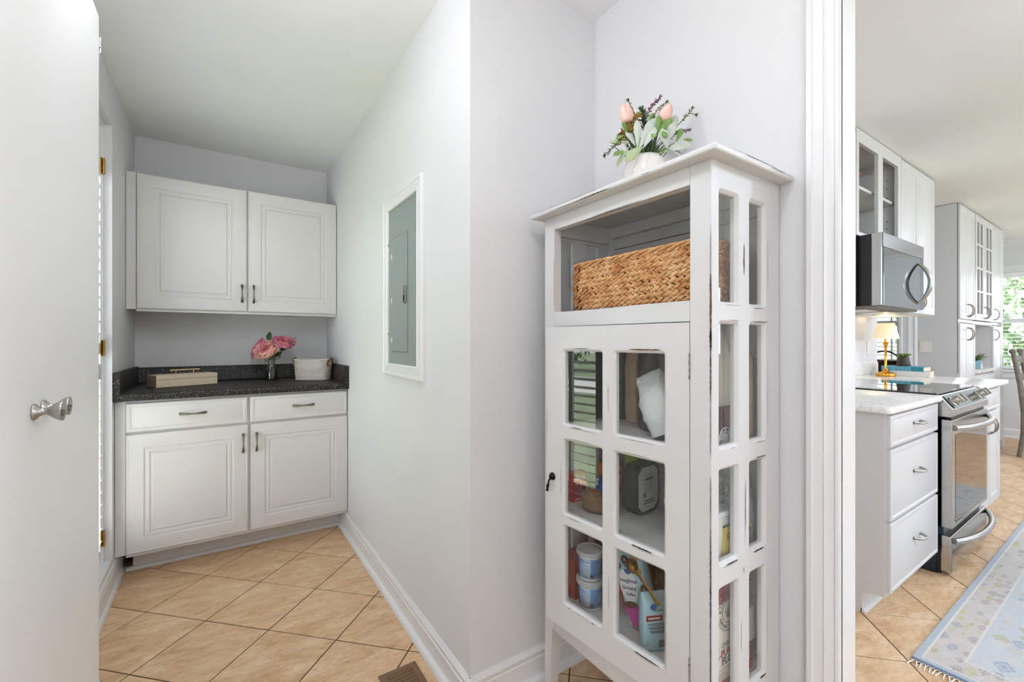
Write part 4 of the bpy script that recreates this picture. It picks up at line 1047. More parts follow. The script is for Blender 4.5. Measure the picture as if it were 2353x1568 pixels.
def tulip(label, c, ax, r, L, seed):
    root = thing('tulip', label, 'flower', tuple(fp(0, TOPZ)), 'pink tulips on the hutch'); rn = random.Random(seed)
    ax = Vector(ax).normalized(); e1 = ax.orthogonal().normalized(); e2 = ax.cross(e1)
    for lay, (n, k) in enumerate(((3, 0.86), (3, 1.0))):
        for i in range(n):
            a = 2*math.pi*(i + 0.5*lay)/n + seed; d = e1*math.cos(a) + e2*math.sin(a); side = ax.cross(d)
            mb = MB(); rows_ = []
            for j in range(8):
                t = j/7; rr = r*k*(math.sin(math.pi*(0.12 + 0.72*t))**0.8) * (1 - 0.25*t); wd = r*1.75*k*(math.sin(math.pi*(0.18 + 0.80*t*0.97))**0.7)
                rows_.append([c - ax*L*0.5 + ax*L*t + d*(rr - 0.22*s*s*wd) + side*wd*0.5*s for s in (-1,-0.5,0,0.5,1)])
            mb.add([p for q in rows_ for p in q], [(j*5+q, j*5+q+1, (j+1)*5+q+1, (j+1)*5+q) for j in range(7) for q in range(4)])
            solidify(mb.build('petal', M_TULIP, root, smooth=80, fixn=False), 0.0008)
    b0 = c - ax*L*0.48
    MB().tube([b0, b0.lerp(fp(0, TOPZ), 0.4) - Vector((0,0,0.004)), fp(0, TOPZ - 0.02)], 0.0024, 6).build('stem', M_LEAFG, root, smooth=60)
    return root
tulip('pink tulip leaning left above the planter', fp(-0.062, 0.255, -0.02), -RT*0.25 + Vector((0,0,1)), 0.022, 0.056, 1)
tulip('pink tulip tilted right beside the heather sprig', fp(0.058, 0.260, -0.01), RT*0.42 + Vector((0,0,1)), 0.022, 0.058, 2)
tulip('pink tulip half hidden behind the left tulip', fp(-0.036, 0.252, 0.035), RT*0.15 + Vector((0,0,1)), 0.020, 0.050, 3)
def sage_sprig(label, leaves, m):
    root = thing('sage_sprig', label, 'sprig', tuple(fp(0, TOPZ)), 'sage leaves on the hutch')
    for (b, t, w, dr) in leaves:
        b, t = fp(*b), fp(*t); mb = MB(); leafblade(mb, b, t - b, (t-b).length, w*0.86, dr + 0.12, nrm=-FW*0.9 + Vector((0,0,0.45)), n=9, fold=0.16, rnd=True)
        solidify(mb.build('leaf', m, root, smooth=80, fixn=False), 0.0008)
        MB().tube([fp(0, TOPZ - 0.02), b.lerp(fp(0, TOPZ), 0.5), b], [0.0018, 0.0016, 0.0010], 5).build('stem', M_SAGE2, root, smooth=60)
    return root
sage_sprig('tall silvery sage leaves at the front of the bouquet', [((-0.034,0.136,-0.05),(0.018,0.236,-0.055),0.046,0.06), ((-0.036,0.140,-0.045),(-0.036,0.226,-0.05),0.032,0.0), ((-0.024,0.134,-0.06),(0.014,0.200,-0.07),0.030,0.1), ((-0.040,0.150,-0.04),(-0.066,0.196,-0.04),0.026,0.05)], M_SAGE)
sage_sprig('broad grey green sage leaf drooping left over the planter', [((-0.026,0.140,-0.06),(-0.076,0.098,-0.085),0.046,0.12), ((-0.058,0.150,-0.04),(-0.096,0.098,-0.03),0.018,0.1), ((-0.050,0.160,-0.03),(-0.112,0.176,-0.03),0.024,0.1)], M_SAGE3)
sage_sprig('pale sage leaves spreading right over the planter edge', [((0.046,0.130,-0.045),(0.122,0.164,-0.05),0.056,0.10), ((0.046,0.132,-0.06),(0.030,0.186,-0.075),0.042,0.05), ((0.044,0.148,-0.03),(0.078,0.226,-0.04),0.040,0.02), ((0.066,0.190,0.01),(0.096,0.266,0.0),0.042,0.0), ((0.050,0.140,-0.05),(0.110,0.120,-0.05),0.030,0.2)], M_SAGE)
sage_sprig('small fresh green sage leaves in the middle of the bouquet', [((0.018,0.186,-0.06),(0.022,0.230,-0.065),0.026,0.0), ((0.022,0.184,-0.06),(0.044,0.216,-0.06),0.024,0.0), ((0.020,0.182,-0.065),(0.042,0.164,-0.075),0.026,0.05), ((0.016,0.176,-0.06),(0.000,0.164,-0.07),0.024,0.0),
    ((0.088,0.172,-0.02),(0.104,0.214,-0.02),0.026,0.0), ((0.096,0.172,-0.02),(0.132,0.178,-0.03),0.020,0.1), ((0.050,0.200,-0.02),(0.066,0.238,-0.03),0.034,0.0), ((-0.066,0.138,-0.03),(-0.104,0.128,-0.04),0.026,0.05), ((-0.060,0.196,-0.02),(-0.074,0.226,-0.03),0.024,0.0), ((0.014,0.210,0.0),(0.022,0.266,-0.01),0.028,0.0), ((0.040,0.215,0.0),(0.048,0.262,-0.01),0.026,0.0), ((-0.070,0.190,-0.02),(-0.092,0.182,-0.02),0.020,0.0)], M_SAGE2)
fi = thing('greenery_filler', 'dark green grassy filler at the mouth of the planter', 'greenery', tuple(fp(0, TOPZ)), kind='thing')
mb = MB(); rn = random.Random(9)
for k in range(90):
    a = rn.uniform(0, 6.28); r = rn.uniform(0, 0.040); b = Vector((PX + r*math.cos(a), PY + r*math.sin(a), PZ + 0.112)); d = Vector((math.cos(a)*rn.uniform(0.1,0.8), math.sin(a)*rn.uniform(0.1,0.8), 1))
    leafblade(mb, b, d, rn.uniform(0.035, 0.085), rn.uniform(0.008, 0.015), 0.1)
g_ = mb.build('grass_blades', M_LEAFD, fi, smooth=80, fixn=False); g_['kind'] = 'stuff'; solidify(g_, 0.0005)
def needle_sprig(label, pts, m, ln, dens, tip=True, side=None):
    root = thing('wild_sprig', label, 'sprig', tuple(fp(0, TOPZ)), 'thin sprigs on the hutch')
    P_ = [fp(0, TOPZ - 0.02)] + [fp(*p) for p in pts]
    MB().tube(P_, [0.0016] + [0.0012]*(len(P_)-2) + [0.0007], 5).build('stem', M_STEMB if m is not M_HEATHER else M_HEATHER, root, smooth=60)
    mb = MB(); rn = random.Random(int(abs(pts[-1][0])*1e4)); seg = P_[-3:] if len(P_) > 3 else P_[-2:]
    tot = sum((b-a).length for a, b in zip(seg[:-1], seg[1:])); n = int(tot*dens)
    for k in range(n):
        t = (k + 0.5)/n * (len(seg)-1); i = min(int(t), len(seg)-2); p = seg[i].lerp(seg[i+1], t - i); d = (seg[i+1]-seg[i]).normalized()
        a = rn.uniform(0, 6.28); o = d.orthogonal().normalized(); o2 = d.cross(o); q = (o*math.cos(a) + o2*math.sin(a) + d*0.7)
        leafblade(mb, p, q, ln*rn.uniform(0.7, 1.2), ln*0.35, 0.0, n=3)
    if tip:
        for k in range(7):
            a = k*0.9; d = (seg[-1]-seg[-2]).normalized(); o = d.orthogonal().normalized(); q = d + (o*math.cos(a) + d.cross(o)*math.sin(a))*0.5
            leafblade(mb, seg[-1], q, ln*1.1, ln*0.5, 0.0, n=3)
    if side:
        for s_ in side:
            q = fp(*s_); b = seg[-2].lerp(seg[-1], 0.55); mb.tube([b, q], 0.0008, 5)
            for k in range(6): leafblade(mb, q, (q-b).normalized() + Vector((math.cos(k), math.sin(k), math.sin(k*2)))*0.4, ln*1.1, ln*0.5, 0, n=3)
    o = mb.build('needles', m, root, smooth=80, fixn=False); o['kind'] = 'stuff'; solidify(o, 0.0005)
needle_sprig('olive green sprig rising left of the heather', [(-0.022, 0.235, 0.0), (-0.036, 0.275, 0.0), (-0.050, 0.302, 0.0)], M_STEMB, 0.010, 260)
needle_sprig('tall mauve heather spike at the top of the bouquet', [(-0.002, 0.240, 0.0), (0.018, 0.285, 0.0), (0.043, 0.314, 0.0)], M_HEATHER, 0.010, 900)
needle_sprig('short olive sprig in front of the right tulip', [(0.018, 0.250, -0.01), (0.034, 0.272, -0.02), (0.055, 0.288, -0.02)], M_STEMB, 0.010, 260)
needle_sprig('forked olive sprig reaching far right', [(0.060, 0.190, 0.0), (0.100, 0.232, 0.0), (0.126, 0.258, 0.0), (0.141, 0.279, 0.0)], M_STEMB, 0.010, 200, True, [(0.151, 0.264, 0.0)])
needle_sprig('small mauve heather spike on the right', [(0.070, 0.185, 0.0), (0.092, 0.205, -0.01), (0.127, 0.212, -0.01)], M_HEATHER, 0.009, 900)
needle_sprig('dark arching sprig hanging left over the planter', [(-0.045, 0.170, -0.03), (-0.082, 0.168, -0.04), (-0.108, 0.146, -0.05), (-0.129, 0.122, -0.05)], M_STEMB, 0.011, 300)
needle_sprig('ochre sprig under the left tulip', [(-0.050, 0.200, -0.02), (-0.050, 0.225, -0.02), (-0.030, 0.245, -0.02)], M_OCHRE, 0.018, 1300)
needle_sprig('ochre sprig at the left of the bouquet', [(-0.050, 0.180, -0.01), (-0.070, 0.205, -0.01), (-0.080, 0.185, -0.01)], M_OCHRE, 0.018, 1100)
needle_sprig('dark leafy sprig between the two tulips', [(-0.005, 0.215, 0.0), (-0.006, 0.240, 0.0), (-0.010, 0.268, 0.0)], M_LEAFD, 0.020, 900)

# ------------------------------------------------------------------ what the hutch holds
def pouch(mb, w, h, d, M, m=0, top=0.25, n=9, crumple=0.004, seed=0, flat_bottom=True, lean=0.0):
    """a filled film bag standing on local z=0: width w along x, depth d along y, height h; pinched flat at the top"""
    rn = random.Random(seed); loops = []; K = 24
    for i in range(n):
        t = i/(n-1); f = (1 - max(0, (t - top)/(1-top))**1.5 * 0.94) if t > top else 0.86 + 0.14*math.sin(t/top*math.pi/2)
        ww = w*(0.93 + 0.07*math.sin(math.pi*t)) ; dd = d*f
        ring = []
        for k in range(K):
            a = 2*math.pi*k/K; x, y = sup(ww/2, dd/2, a, 4.0)
            ring.append((x + rn.uniform(-1,1)*crumple + lean*h*t*t, y + rn.uniform(-1,1)*crumple, h*t))
        loops.append(ring)
    mb.loft(loops, True, True, m, M)
def card(mb, x0, x1, y0, y1, z0, z1, m=0): mb.box(x0, x1, y0, y1, z0, z1, m)
def face_lines(parent, M, rows, m=None, h=0.0012, name='print_lines'):
    """small print set as thin bars: rows of (x0, x1, y)"""
    mb = MB()
    for x0, x1, y in rows: mb.box(x0, x1, y-h/2, y+h/2, 0, 0.0002, 0, M)
    o = mb.build(name, m or M_INK, parent); o['kind'] = 'stuff'; return o
def barcode(parent, M, w, h, seed=1):
    rn = random.Random(seed); mb = MB(); x = -w/2
    while x < w/2:
        a = rn.choice((0.0007, 0.0011, 0.0018)); mb.box(x, min(x+a, w/2), -h/2, h/2, 0, 0.0002, 0, M); x += a + rn.choice((0.0008, 0.0013))
    o = mb.build('barcode', M_INK, parent); o['kind'] = 'stuff'; return o

# --- top shelf behind the door (z .924)
S1 = 0.9245
kb = thing('paper_bag', 'brown kraft paper bag with folded top on the hutch shelf', 'bag', (1.155, 0.950, S1))
mb = MB(); pouch(mb, 0.075, 0.285, 0.055, Matrix.Translation((1.150, 0.985, S1)) @ Matrix.Rotation(math.radians(70), 4, 'Z'), 0, 0.55, 9, 0.0018, 3); mb.build('bag_body', M_KRAFT, kb, smooth=40)
MB().box(-0.034, 0.034, -0.005, 0.007, 0.262, 0.290, 0, Matrix.Translation((1.150, 0.985, S1)) @ Matrix.Rotation(math.radians(70), 4, 'Z')).build('folded_top', M_KRAFT, kb, bevel=0.002)
kb2 = thing('paper_bag', 'second kraft paper bag leaning against the hutch back', 'bag', (1.165, 0.655, S1))
mb = MB(); pouch(mb, 0.062, 0.225, 0.040, Matrix.Translation((1.166, 0.640, S1)) @ Matrix.Rotation(math.radians(92), 4, 'Z'), 0, 0.5, 9, 0.002, 6); mb.build('bag_body', M_KRAFT, kb2, smooth=40)
cbk = thing('coffee_bag', 'dark brown foil coffee bag behind the white pouch in the hutch', 'bag', (1.09, 0.84, S1))
MC_ = Matrix.Translation((1.080, 0.876, S1)) @ Matrix.Rotation(math.radians(58), 4, 'Z')
mb = MB(); pouch(mb, 0.085, 0.300, 0.055, MC_, 0, 0.6, 9, 0.0015, 8); mb.build('bag_body', M_DBROWN, cbk, smooth=40)
MB().box(-0.043, 0.043, -0.030, -0.0285, 0.245, 0.2495, 0, MC_).build('silver_tie', M_CARDG, cbk)
MB().box(-0.045, -0.030, -0.031, -0.0285, 0.006, 0.085, 0, MC_).build('red_corner', M_DRED, cbk)
t_ = frame_m((0,0,0), (1,0,0), (0,0,1))
face_lines(cbk, MC_ @ frame_m((-0.012, -0.0320, 0.08), (1,0,0), (0,0,1)), [(-0.02, 0.012, 0.026), (-0.02, 0.016, 0.018), (-0.016, 0.010, -0.012), (-0.018, 0.014, -0.02)], M_CARDG, 0.0035)
wpch = thing('white_pouch', 'crumpled white film pouch leaning in front of the dark bag', 'bag', (1.0, 0.735, S1))
MW = Matrix.Translation((0.998, 0.742, S1+0.018)) @ Matrix.Rotation(math.radians(-24), 4, 'X') @ Matrix.Rotation(math.radians(90), 4, 'Z')
mb = MB(); pouch(mb, 0.092, 0.172, 0.070, MW, 0, 0.42, 14, 0.0045, 14); mb.build('bag_body', M_BAGW, wpch, smooth=85)
bx_ = thing('dark_carton', 'dark carton with pale print at the back of the hutch shelf', 'box', (1.165, 1.035, S1))
MB().box(1.135, 1.185, 1.025, 1.075, S1, S1+0.245).build('carton', mat('dark_green_card', (44, 50, 46), 0.5), bx_, bevel=0.001)
mpl = frame_m((1.1347, 1.050, S1+0.105), (0,-1,0), (0,0,1)); face_lines(bx_, mpl, [(-0.016, 0.016, z) for z in (0.045, 0.036, 0.012, 0.0, -0.012, -0.040, -0.05)], M_INKG, 0.003)
bx_ = thing('reflection_backing', 'added black tin backing the pane reflection in the hutch', 'tin', (1.11, 1.09, S1))  # black block added so the pane's reflection shows against it
mb = MB(); mb.loft([[(*p, z) for p in rrect(0.962, 1.110, 1.088, 1.143, 0.010, 3)] for z in (S1, S1+0.225)]); mb.build('tin_body', M_TIN, bx_, smooth=40)
mb = MB(); mb.loft([[(*p, z) for p in rrect(0.9605, 1.1115, 1.0865, 1.1445, 0.011, 3)] for z in (S1+0.226, S1+0.258)]); mb.build('tin_lid', M_TIN, bx_, smooth=40, bevel=0.002)
ccb = thing('cloth_bag', 'cream cloth bag seen through the side glass above the notebook', 'bag', (1.085, 0.672, S1))
mb = MB(); pouch(mb, 0.125, 0.300, 0.060, Matrix.Translation((1.076, 0.668, S1)), 0, 0.6, 12, 0.003, 71); mb.build('bag_cloth', mat('cream_cloth', (222, 214, 198), 0.85, bump=0.4, bscale=60), ccb, smooth=70)
nb = thing('spiral_notebook', 'dark red spiral notebook seen through the side glass', 'notebook', (1.08, 0.63, S1))
MB().box(1.035, 1.104, 0.618, 0.630, S1, S1+0.100).build('cover', mat('maroon_cover', (108, 58, 62), 0.5), nb, bevel=0.001)
sp_ = MB()
for k in range(14): sp_.tube([(1.108 + 0.004*math.cos(a), 0.624 + 0.008*math.sin(a), S1 + 0.006 + k*0.0068) for a in [i*math.pi/4 for i in range(9)]], 0.0008, 4)
so = sp_.build('spiral', M_WHITE, nb, smooth=50); so['kind'] = 'stuff'
lc = thing('lace_ornament', 'round clear lace ornament standing at the hutch side glass', 'ornament', (1.02, 0.602, S1))
mb = MB()
for r in (0.026, 0.018, 0.010): mb.tube([(1.030 + r*math.cos(a), 0.604, S1 + 0.028 + r*math.sin(a)) for a in [i*math.pi/12 for i in range(25)]], 0.0016, 5)
for k in range(8): mb.tube([(1.030, 0.604, S1+0.028), (1.030 + 0.026*math.cos(k*math.pi/4), 0.604, S1 + 0.028 + 0.026*math.sin(k*math.pi/4))], 0.0014, 5)
mb.box(1.012, 1.048, 0.598, 0.610, S1, S1+0.004); mb.build('lace', M_BAGW, lc, smooth=50)
for k in range(3):
    cp_ = thing('plastic_cup', 'white plastic cup, %s of the nested stack by the side glass' % ('lowest', 'middle', 'topmost')[k], 'cup', (0.972, 0.628, S1 + k*0.044))
    MB().lathe([(0.020,0.0),(0.0225,0.040),(0.0245,0.041),(0.0245,0.0435),(0.0215,0.0435),(0.0190,0.003),(0.0,0.003)], (0.972, 0.628, S1 + k*0.0440), 20).build('cup_wall', M_WHITE, cp_, smooth=40)

# --- second shelf (z .648)
S2 = 0.6485
rx = thing('red_carton', 'small red carton with white lettering beside the snack tub', 'box', (1.018, 1.128, S2))
MB().box(0.985, 1.050, 1.110, 1.146, S2, S2+0.094).build('carton', M_RED, rx, bevel=0.0008)
MTY = lambda x, y, z: frame_m((x, y, z), (1,0,0), (0,0,1)); MTX = lambda x, y, z: frame_m((x, y, z), (0,-1,0), (0,0,1))
text('luzi', 0.030, MTY(1.020, 1.1096, S2+0.080), M_WHITE, rx, bold=0.0006); text('U', 0.055, MTY(1.034, 1.1096, S2+0.045), M_WHITE, rx, bold=0.0012); text('R', 0.012, MTY(1.000, 1.1096, S2+0.062), M_WHITE, rx)
face_lines(rx, MTY(1.018, 1.1097, S2+0.008), [(-0.022, 0.022, 0.0)], M_WHITE, 0.003)
ox = thing('orange_carton', 'orange carton standing behind the snack tub', 'box', (1.115, 1.075, S2))
MB().box(1.096, 1.135, 1.030, 1.108, S2, S2+0.120).build('carton', M_ORANGE, ox, bevel=0.0008)
MB().lathe([(0.0,0.0005),(0.011,0.0005),(0.011,0.0)], (0,0,0), 16, 0, MTY(1.113, 1.0298, S2+0.098)).build('round_seal', M_LEAFD, ox)
face_lines(ox, MTX(1.0957, 1.070, S2+0.06), [(-0.032, 0.032, z) for z in (0.045, 0.036, 0.02, 0.01, 0.0, -0.012, -0.024)], M_TAN, 0.002)
face_lines(ox, MTY(1.116, 1.0297, S2+0.06), [(-0.016, 0.016, z) for z in (0.012, 0.004, -0.006, -0.016)], M_RED, 0.002)
dk = thing('corner_backing', 'added black canister darkening the far corner behind the orange carton', 'canister', (1.168, 1.085, S2))  # dark filler added behind the glass to let its reflection show
MB().lathe([(0.0,0.0),(0.028,0.0),(0.029,0.002),(0.029,0.195),(0.026,0.2),(0.0,0.2)], (1.166, 1.118-0.002, S2), 24).build('canister_body', M_TIN, dk, smooth=45); MB().lathe([(0.0298,0.2005),(0.0298,0.222),(0.027,0.225),(0.0,0.225)], (1.166, 1.116, S2), 24).build('canister_lid', M_BLACK, dk, smooth=45)
tub = thing('snack_tub', 'clear round tub of crumbly snacks with a blue packet inside', 'tub', (1.022, 1.005, S2))
MB().lathe([(0.0,0.0),(0.050,0.0),(0.054,0.004),(0.066,0.062),(0.070,0.063),(0.070,0.067),(0.064,0.067),(0.052,0.008),(0.0,0.006)], (1.020, 1.024, S2), 32).build('tub_wall', M_TUBCLR, tub, smooth=45)
mb = MB(); rn = random.Random(4)
mb.lathe([(0.0,0.0065),(0.050,0.008),(0.058,0.040),(0.056,0.046),(0.0,0.048)], (1.020, 1.024, S2), 28)
for k in range(60): a = rn.uniform(0,6.28); r = rn.uniform(0,0.052); mb.ico((1.020+r*math.cos(a), 1.024+r*math.sin(a), S2+0.046), 0.006, 1, jitter=0.3, rnd=rn)
o = mb.build('snack_crumbs', mat('snack_crumb', (202, 152, 104), 0.8, var=0.35, vscale=60), tub, smooth=60); o['kind'] = 'stuff'
bp_ = thing('blue_packet', 'shiny blue snack packet lying in the clear tub', 'packet', (1.03, 0.985, S2+0.058))
mb = MB(); pouch(mb, 0.075, 0.052, 0.020, Matrix.Translation((1.012, 1.006, S2+0.062)) @ Matrix.Rotation(math.radians(70), 4, 'Z') @ Matrix.Rotation(math.radians(28), 4, 'X'), 0, 0.6, 7, 0.002, 2); mb.build('packet_film', mat('blue_foil', (34, 84, 176), 0.25, 0.2), bp_, smooth=50)
text('S', 0.026, Matrix.Translation((0.9985, 1.010, S2+0.094)) @ Matrix.Rotation(math.radians(-90), 4, 'Z') @ Matrix.Rotation(math.radians(70), 4, 'X'), M_WHITE, bp_, bold=0.0008)
gb = thing('green_bag', 'green and white snack bag behind the black tin', 'bag', (1.135, 0.995, S2))
MG = Matrix.Translation((1.152, 1.001, S2)) @ Matrix.Rotation(math.radians(-82), 4, 'Z')
mb = MB(); pouch(mb, 0.056, 0.205, 0.028, MG, 0, 0.55, 10, 0.003, 17); mb.build('bag_body', M_GREENP, gb, smooth=60)
MB().box(-0.026, 0.026, -0.0165, -0.0150, 0.035, 0.095, 0, MG).build('white_band', M_WHITE, gb)
for s, z in (('al', 0.078), ('ght', 0.054)): text(s, 0.030, MG @ MTY(0.004, -0.0167, z), M_INK, gb, bold=0.0006)
tn = thing('black_gift_tin', 'black octagonal tin with a grey printed label on the hutch shelf', 'tin', (1.138, 0.940, S2))
def oct_(x0, x1, z0, z1, c): return [(x0+c,z0),(x1-c,z0),(x1,z0+c),(x1,z1-c),(x1-c,z1),(x0+c,z1),(x0,z1-c),(x0,z0+c)]
AT = Matrix.Translation((1.062, 0.906, S2)) @ Matrix.Rotation(math.radians(6.5), 4, 'Z')
mb = MB(); mb.loft([[(p[0], y, p[1]) for p in oct_(0, 0.124, 0, 0.155, 0.024)] for y in (0.004, 0.050)], True, True, 0, AT); mb.build('tin_body', M_TIN, tn, bevel=0.0012)
mb = MB(); mb.loft([[(p[0], y, p[1]) for p in oct_(-0.0012, 0.1252, -0.0003, 0.1562, 0.0245)] for y in (0.0, 0.012)], True, True, 0, AT); mb.build('tin_lid', M_TIN, tn, bevel=0.0015)
mb = MB(); mb.loft([[(p[0], y, p[1]) for p in oct_(0.010, 0.116, 0.010, 0.146, 0.020)] for y in (-0.0008, 0.0005)], True, True, 0, AT); mb.build('label_panel', M_TINLBL, tn)
ML_ = AT @ MTY(0.062, -0.0010, 0.077)
rn = random.Random(3); face_lines(tn, ML_, [(-0.026 + rn.uniform(0, 0.006), 0.030 - rn.uniform(0, 0.008), z) for z in (0.046, 0.041, 0.024, 0.019, 0.014, 0.009, 0.004, -0.002, -0.008)], M_INKG, 0.0013)
face_lines(tn, ML_, [(-0.014, 0.026, 0.033), (-0.020, 0.024, 0.0295), (-0.022, 0.028, -0.036), (-0.024, 0.030, -0.044)], M_INK, 0.0028)
MB().lathe([(0.0,0.0004),(0.0085,0.0004),(0.0085,0.0)], (-0.020,-0.016,0), 12, 0, ML_, 0.8, 1.1).build('green_emblem', mat('emblem_green', (70, 120, 84), 0.5), tn)
wt = thing('white_bucket', 'white lidded bucket with a yellow label behind the side glass', 'bucket', (1.03, 0.66, S2))
mb = MB(); mb.loft([[(*p, z) for p in rrect(0.945+e, 1.110-e, 0.598+e, 0.735-e, 0.045, 5)] for z, e in ((S2, 0.006), (S2+0.118, 0.0))]); mb.build('bucket_body', M_WHITE, wt, smooth=45)
mb = MB(); mb.loft([[(*p, z) for p in rrect(0.941, 1.114, 0.594, 0.739, 0.047, 5)] for z in (S2+0.1185, S2+0.132)]); mb.build('bucket_lid', mat('pale_blue_lid', (214, 224, 228), 0.4), wt, smooth=45, bevel=0.002)
MB().box(1.010, 1.064, 0.5975, 0.6010, S2+0.026, S2+0.090).build('yellow_label', M_YELLOW, wt); MB().box(1.010, 1.064, 0.5973, 0.6010, S2+0.0905, S2+0.0955).build('green_strip', M_LEAFD, wt)
text('GRA', 0.022, MTY(1.041, 0.5970, S2+0.066), M_INK, wt, sx=0.8, bold=0.0002); text('S', 0.016, MTY(1.046, 0.5970, S2+0.052), M_INK, wt); text('G', 0.022, MTY(1.046, 0.5972, S2+0.108), M_LEAFD, wt)
fb_ = thing('printed_bag', 'clear bag with yellow flower print beside the white bucket', 'bag', (1.14, 0.66, S2))
mb = MB(); pouch(mb, 0.066, 0.190, 0.060, Matrix.Translation((1.158, 0.640, S2)) , 0, 0.5, 9, 0.003, 21); mb.build('bag_film', M_PLTRANS, fb_, smooth=60)
mb = MB(); mb.tube([(1.128, 0.6085, S2+0.040), (1.140, 0.6075, S2+0.052), (1.142, 0.6075, S2+0.072)], 0.0008, 4); mb.tube([(1.138, 0.6075, S2+0.049), (1.152, 0.6075, S2+0.060)], 0.0008, 4); mb.build('printed_stems', M_INK, fb_)
for x, z in ((1.142, 0.074), (1.153, 0.062)): MB().lathe([(0.0,0.0006),(0.0052,0.0006),(0.0052,0.0)], (0,0,0), 14, 0, MTY(x, 0.6075, S2+z)).build('printed_dot', M_YELLOW, fb_)
cbg = thing('clear_bag', 'crumpled clear plastic bag on the white bucket lid', 'bag', (1.03, 0.66, S2+0.1325))
mb = MB(); pouch(mb, 0.130, 0.095, 0.090, Matrix.Translation((1.020, 0.662, S2+0.1325)), 0, 0.3, 8, 0.012, 31); mb.build('bag_film', M_FROST, cbg, smooth=30)
mb = MB(); pouch(mb, 0.06, 0.045, 0.05, Matrix.Translation((0.985, 0.655, S2+0.1335)), 0, 0.3, 7, 0.004, 33); mb.build('bag_contents', M_KRAFT, cbg, smooth=60)

# --- bottom shelf (z .352)
S3 = 0.3525
def frosting_tub(z, label):
    t = thing('frosting_tub', label, 'tub', (0.978, 1.022, z), 'stacked plastic tubs')
    c = (0.978, 1.022, z)
    MB().lathe([(0.0,0.0),(0.031,0.0),(0.0335,0.002),(0.0385,0.082),(0.0385,0.084),(0.0,0.084)], c, 40).build('tub_body', M_WHITE, t, smooth=45)
    MB().lathe([(0.0405,0.077),(0.0430,0.0775),(0.0432,0.0885),(0.0415,0.0905),(0.0375,0.0905),(0.0365,0.0885),(0.0,0.0885)], c, 40).build('tub_lid', M_PLTRANS, t, smooth=40)
    def wrap(a0, a1, z0, z1, m, name, e=0.0005):
        n = 14; lo = []; hi = []
        for k in range(n+1):
            a = math.radians(a0 + (a1-a0)*k/n)
            for zz, l in ((z0, lo), (z1, hi)):
                r = 0.0335 + (0.0385-0.0335)*(zz-0.002)/0.080 + e
                l.append((c[0] + r*math.cos(a), c[1] + r*math.sin(a), z + zz))
        o = MB().add(lo + hi, [(k, k+1, n+2+k, n+1+k) for k in range(n)]).build(name, m, t, smooth=60, fixn=False); solidify(o, 0.0003); return o
    wrap(128, 168, 0.008, 0.071, M_BLUE, 'blue_band'); wrap(170, 228, 0.008, 0.071, mat('pale_label', (188, 212, 238), 0.45), 'facts_label'); wrap(229, 300, 0.008, 0.071, mat('light_blue_label', (120, 176, 228), 0.45, var=0.2, vscale=90), 'recipe_label')
    mb = MB(); rn = random.Random(int(z*1000))
    for zz in [0.0125 + 0.0034*i for i in range(16)]:
        for (a0, a1) in ((172, 226), (232, 296)):
            b = a0 + rn.uniform(18, a1-a0); n = 8; th = 0.0010 if zz < 0.06 else 0.0016
            pts = [[(c[0] + r*math.cos(math.radians(a0 + (b-a0)*k/n)), c[1] + r*math.sin(math.radians(a0 + (b-a0)*k/n)), z + zz + dz) for k in range(n+1)] for r, dz in ((0.0335 + 0.0051*(zz/0.080) + 0.0009, 0), (0.0335 + 0.0051*(zz/0.080) + 0.0009, th))]
            mb.add(pts[0] + pts[1], [(k, k+1, n+2+k, n+1+k) for k in range(n)])
    o = mb.build('small_print', M_BLUE, t, fixn=False); o['kind'] = 'stuff'
    a = math.radians(236); r = 0.0355
    MB().lathe([(0.0,0.0008),(0.0055,0.0008),(0.0055,0.0)], (0,0,0), 14, 0, frame_m((c[0]+r*math.cos(a), c[1]+r*math.sin(a), z+0.018), (math.sin(a), -math.cos(a), 0), (0,0,1)) if False else frame_m((c[0]+r*math.cos(a), c[1]+r*math.sin(a), z+0.018), (-math.sin(a), math.cos(a), 0), (0,0,1))).build('round_badge', M_INK, t)
    return t
frosting_tub(S3, 'blue and white plastic tub, lower of the stacked pair'); frosting_tub(S3 + 0.0908, 'blue and white plastic tub, upper of the stacked pair')
rc = thing('red_tea_carton', 'dark red carton with white outlined square beside the stacked tubs', 'box', (0.985, 1.108, S3))
MB().box(0.955, 1.020, 1.0675, 1.1435, S3+0.0005, S3+0.126).build('carton', M_DRED, rc, bevel=0.0008)
mb = MB(); MR_ = MTX(0.9547, 1.107, S3+0.063)
for (x0, x1, y0, y1) in ((-0.016,0.016,0.0195,0.0205),(-0.016,0.016,-0.0205,-0.0195),(-0.016,-0.015,-0.02,0.02),(0.015,0.016,-0.02,0.02)): mb.box(x0, x1, y0, y1, 0, 0.0003, 0, MR_)
o = mb.build('printed_square', M_TAN, rc); o['kind'] = 'stuff'
face_lines(rc, MR_, [(-0.005, 0.006, 0.006), (-0.004, 0.005, -0.002), (-0.005, 0.006, -0.008), (-0.008, 0.010, 0.046), (-0.006, 0.008, 0.041), (-0.008, 0.010, -0.040), (-0.010, 0.008, -0.046)], M_TAN, 0.0022)
wc = thing('white_carton', 'tall white and brown carton with barcode at the back corner', 'box', (1.085, 1.115, S3))
MB().box(1.055, 1.125, 1.085, 1.146, S3, S3+0.230).build('carton', M_CARDG, wc, bevel=0.0008); barcode(wc, MTX(1.0547, 1.122, S3+0.150) @ Matrix.Rotation(math.radians(90), 4, 'Z'), 0.045, 0.026, 4)
MB().box(1.0545, 1.0550, 1.120, 1.145, S3+0.175, S3+0.229).build('brown_panel', mat('brown_print', (140, 118, 100), 0.6), wc)
gc = thing('green_carton', 'dark green carton behind the stacked tubs', 'box', (1.10, 1.045, S3))
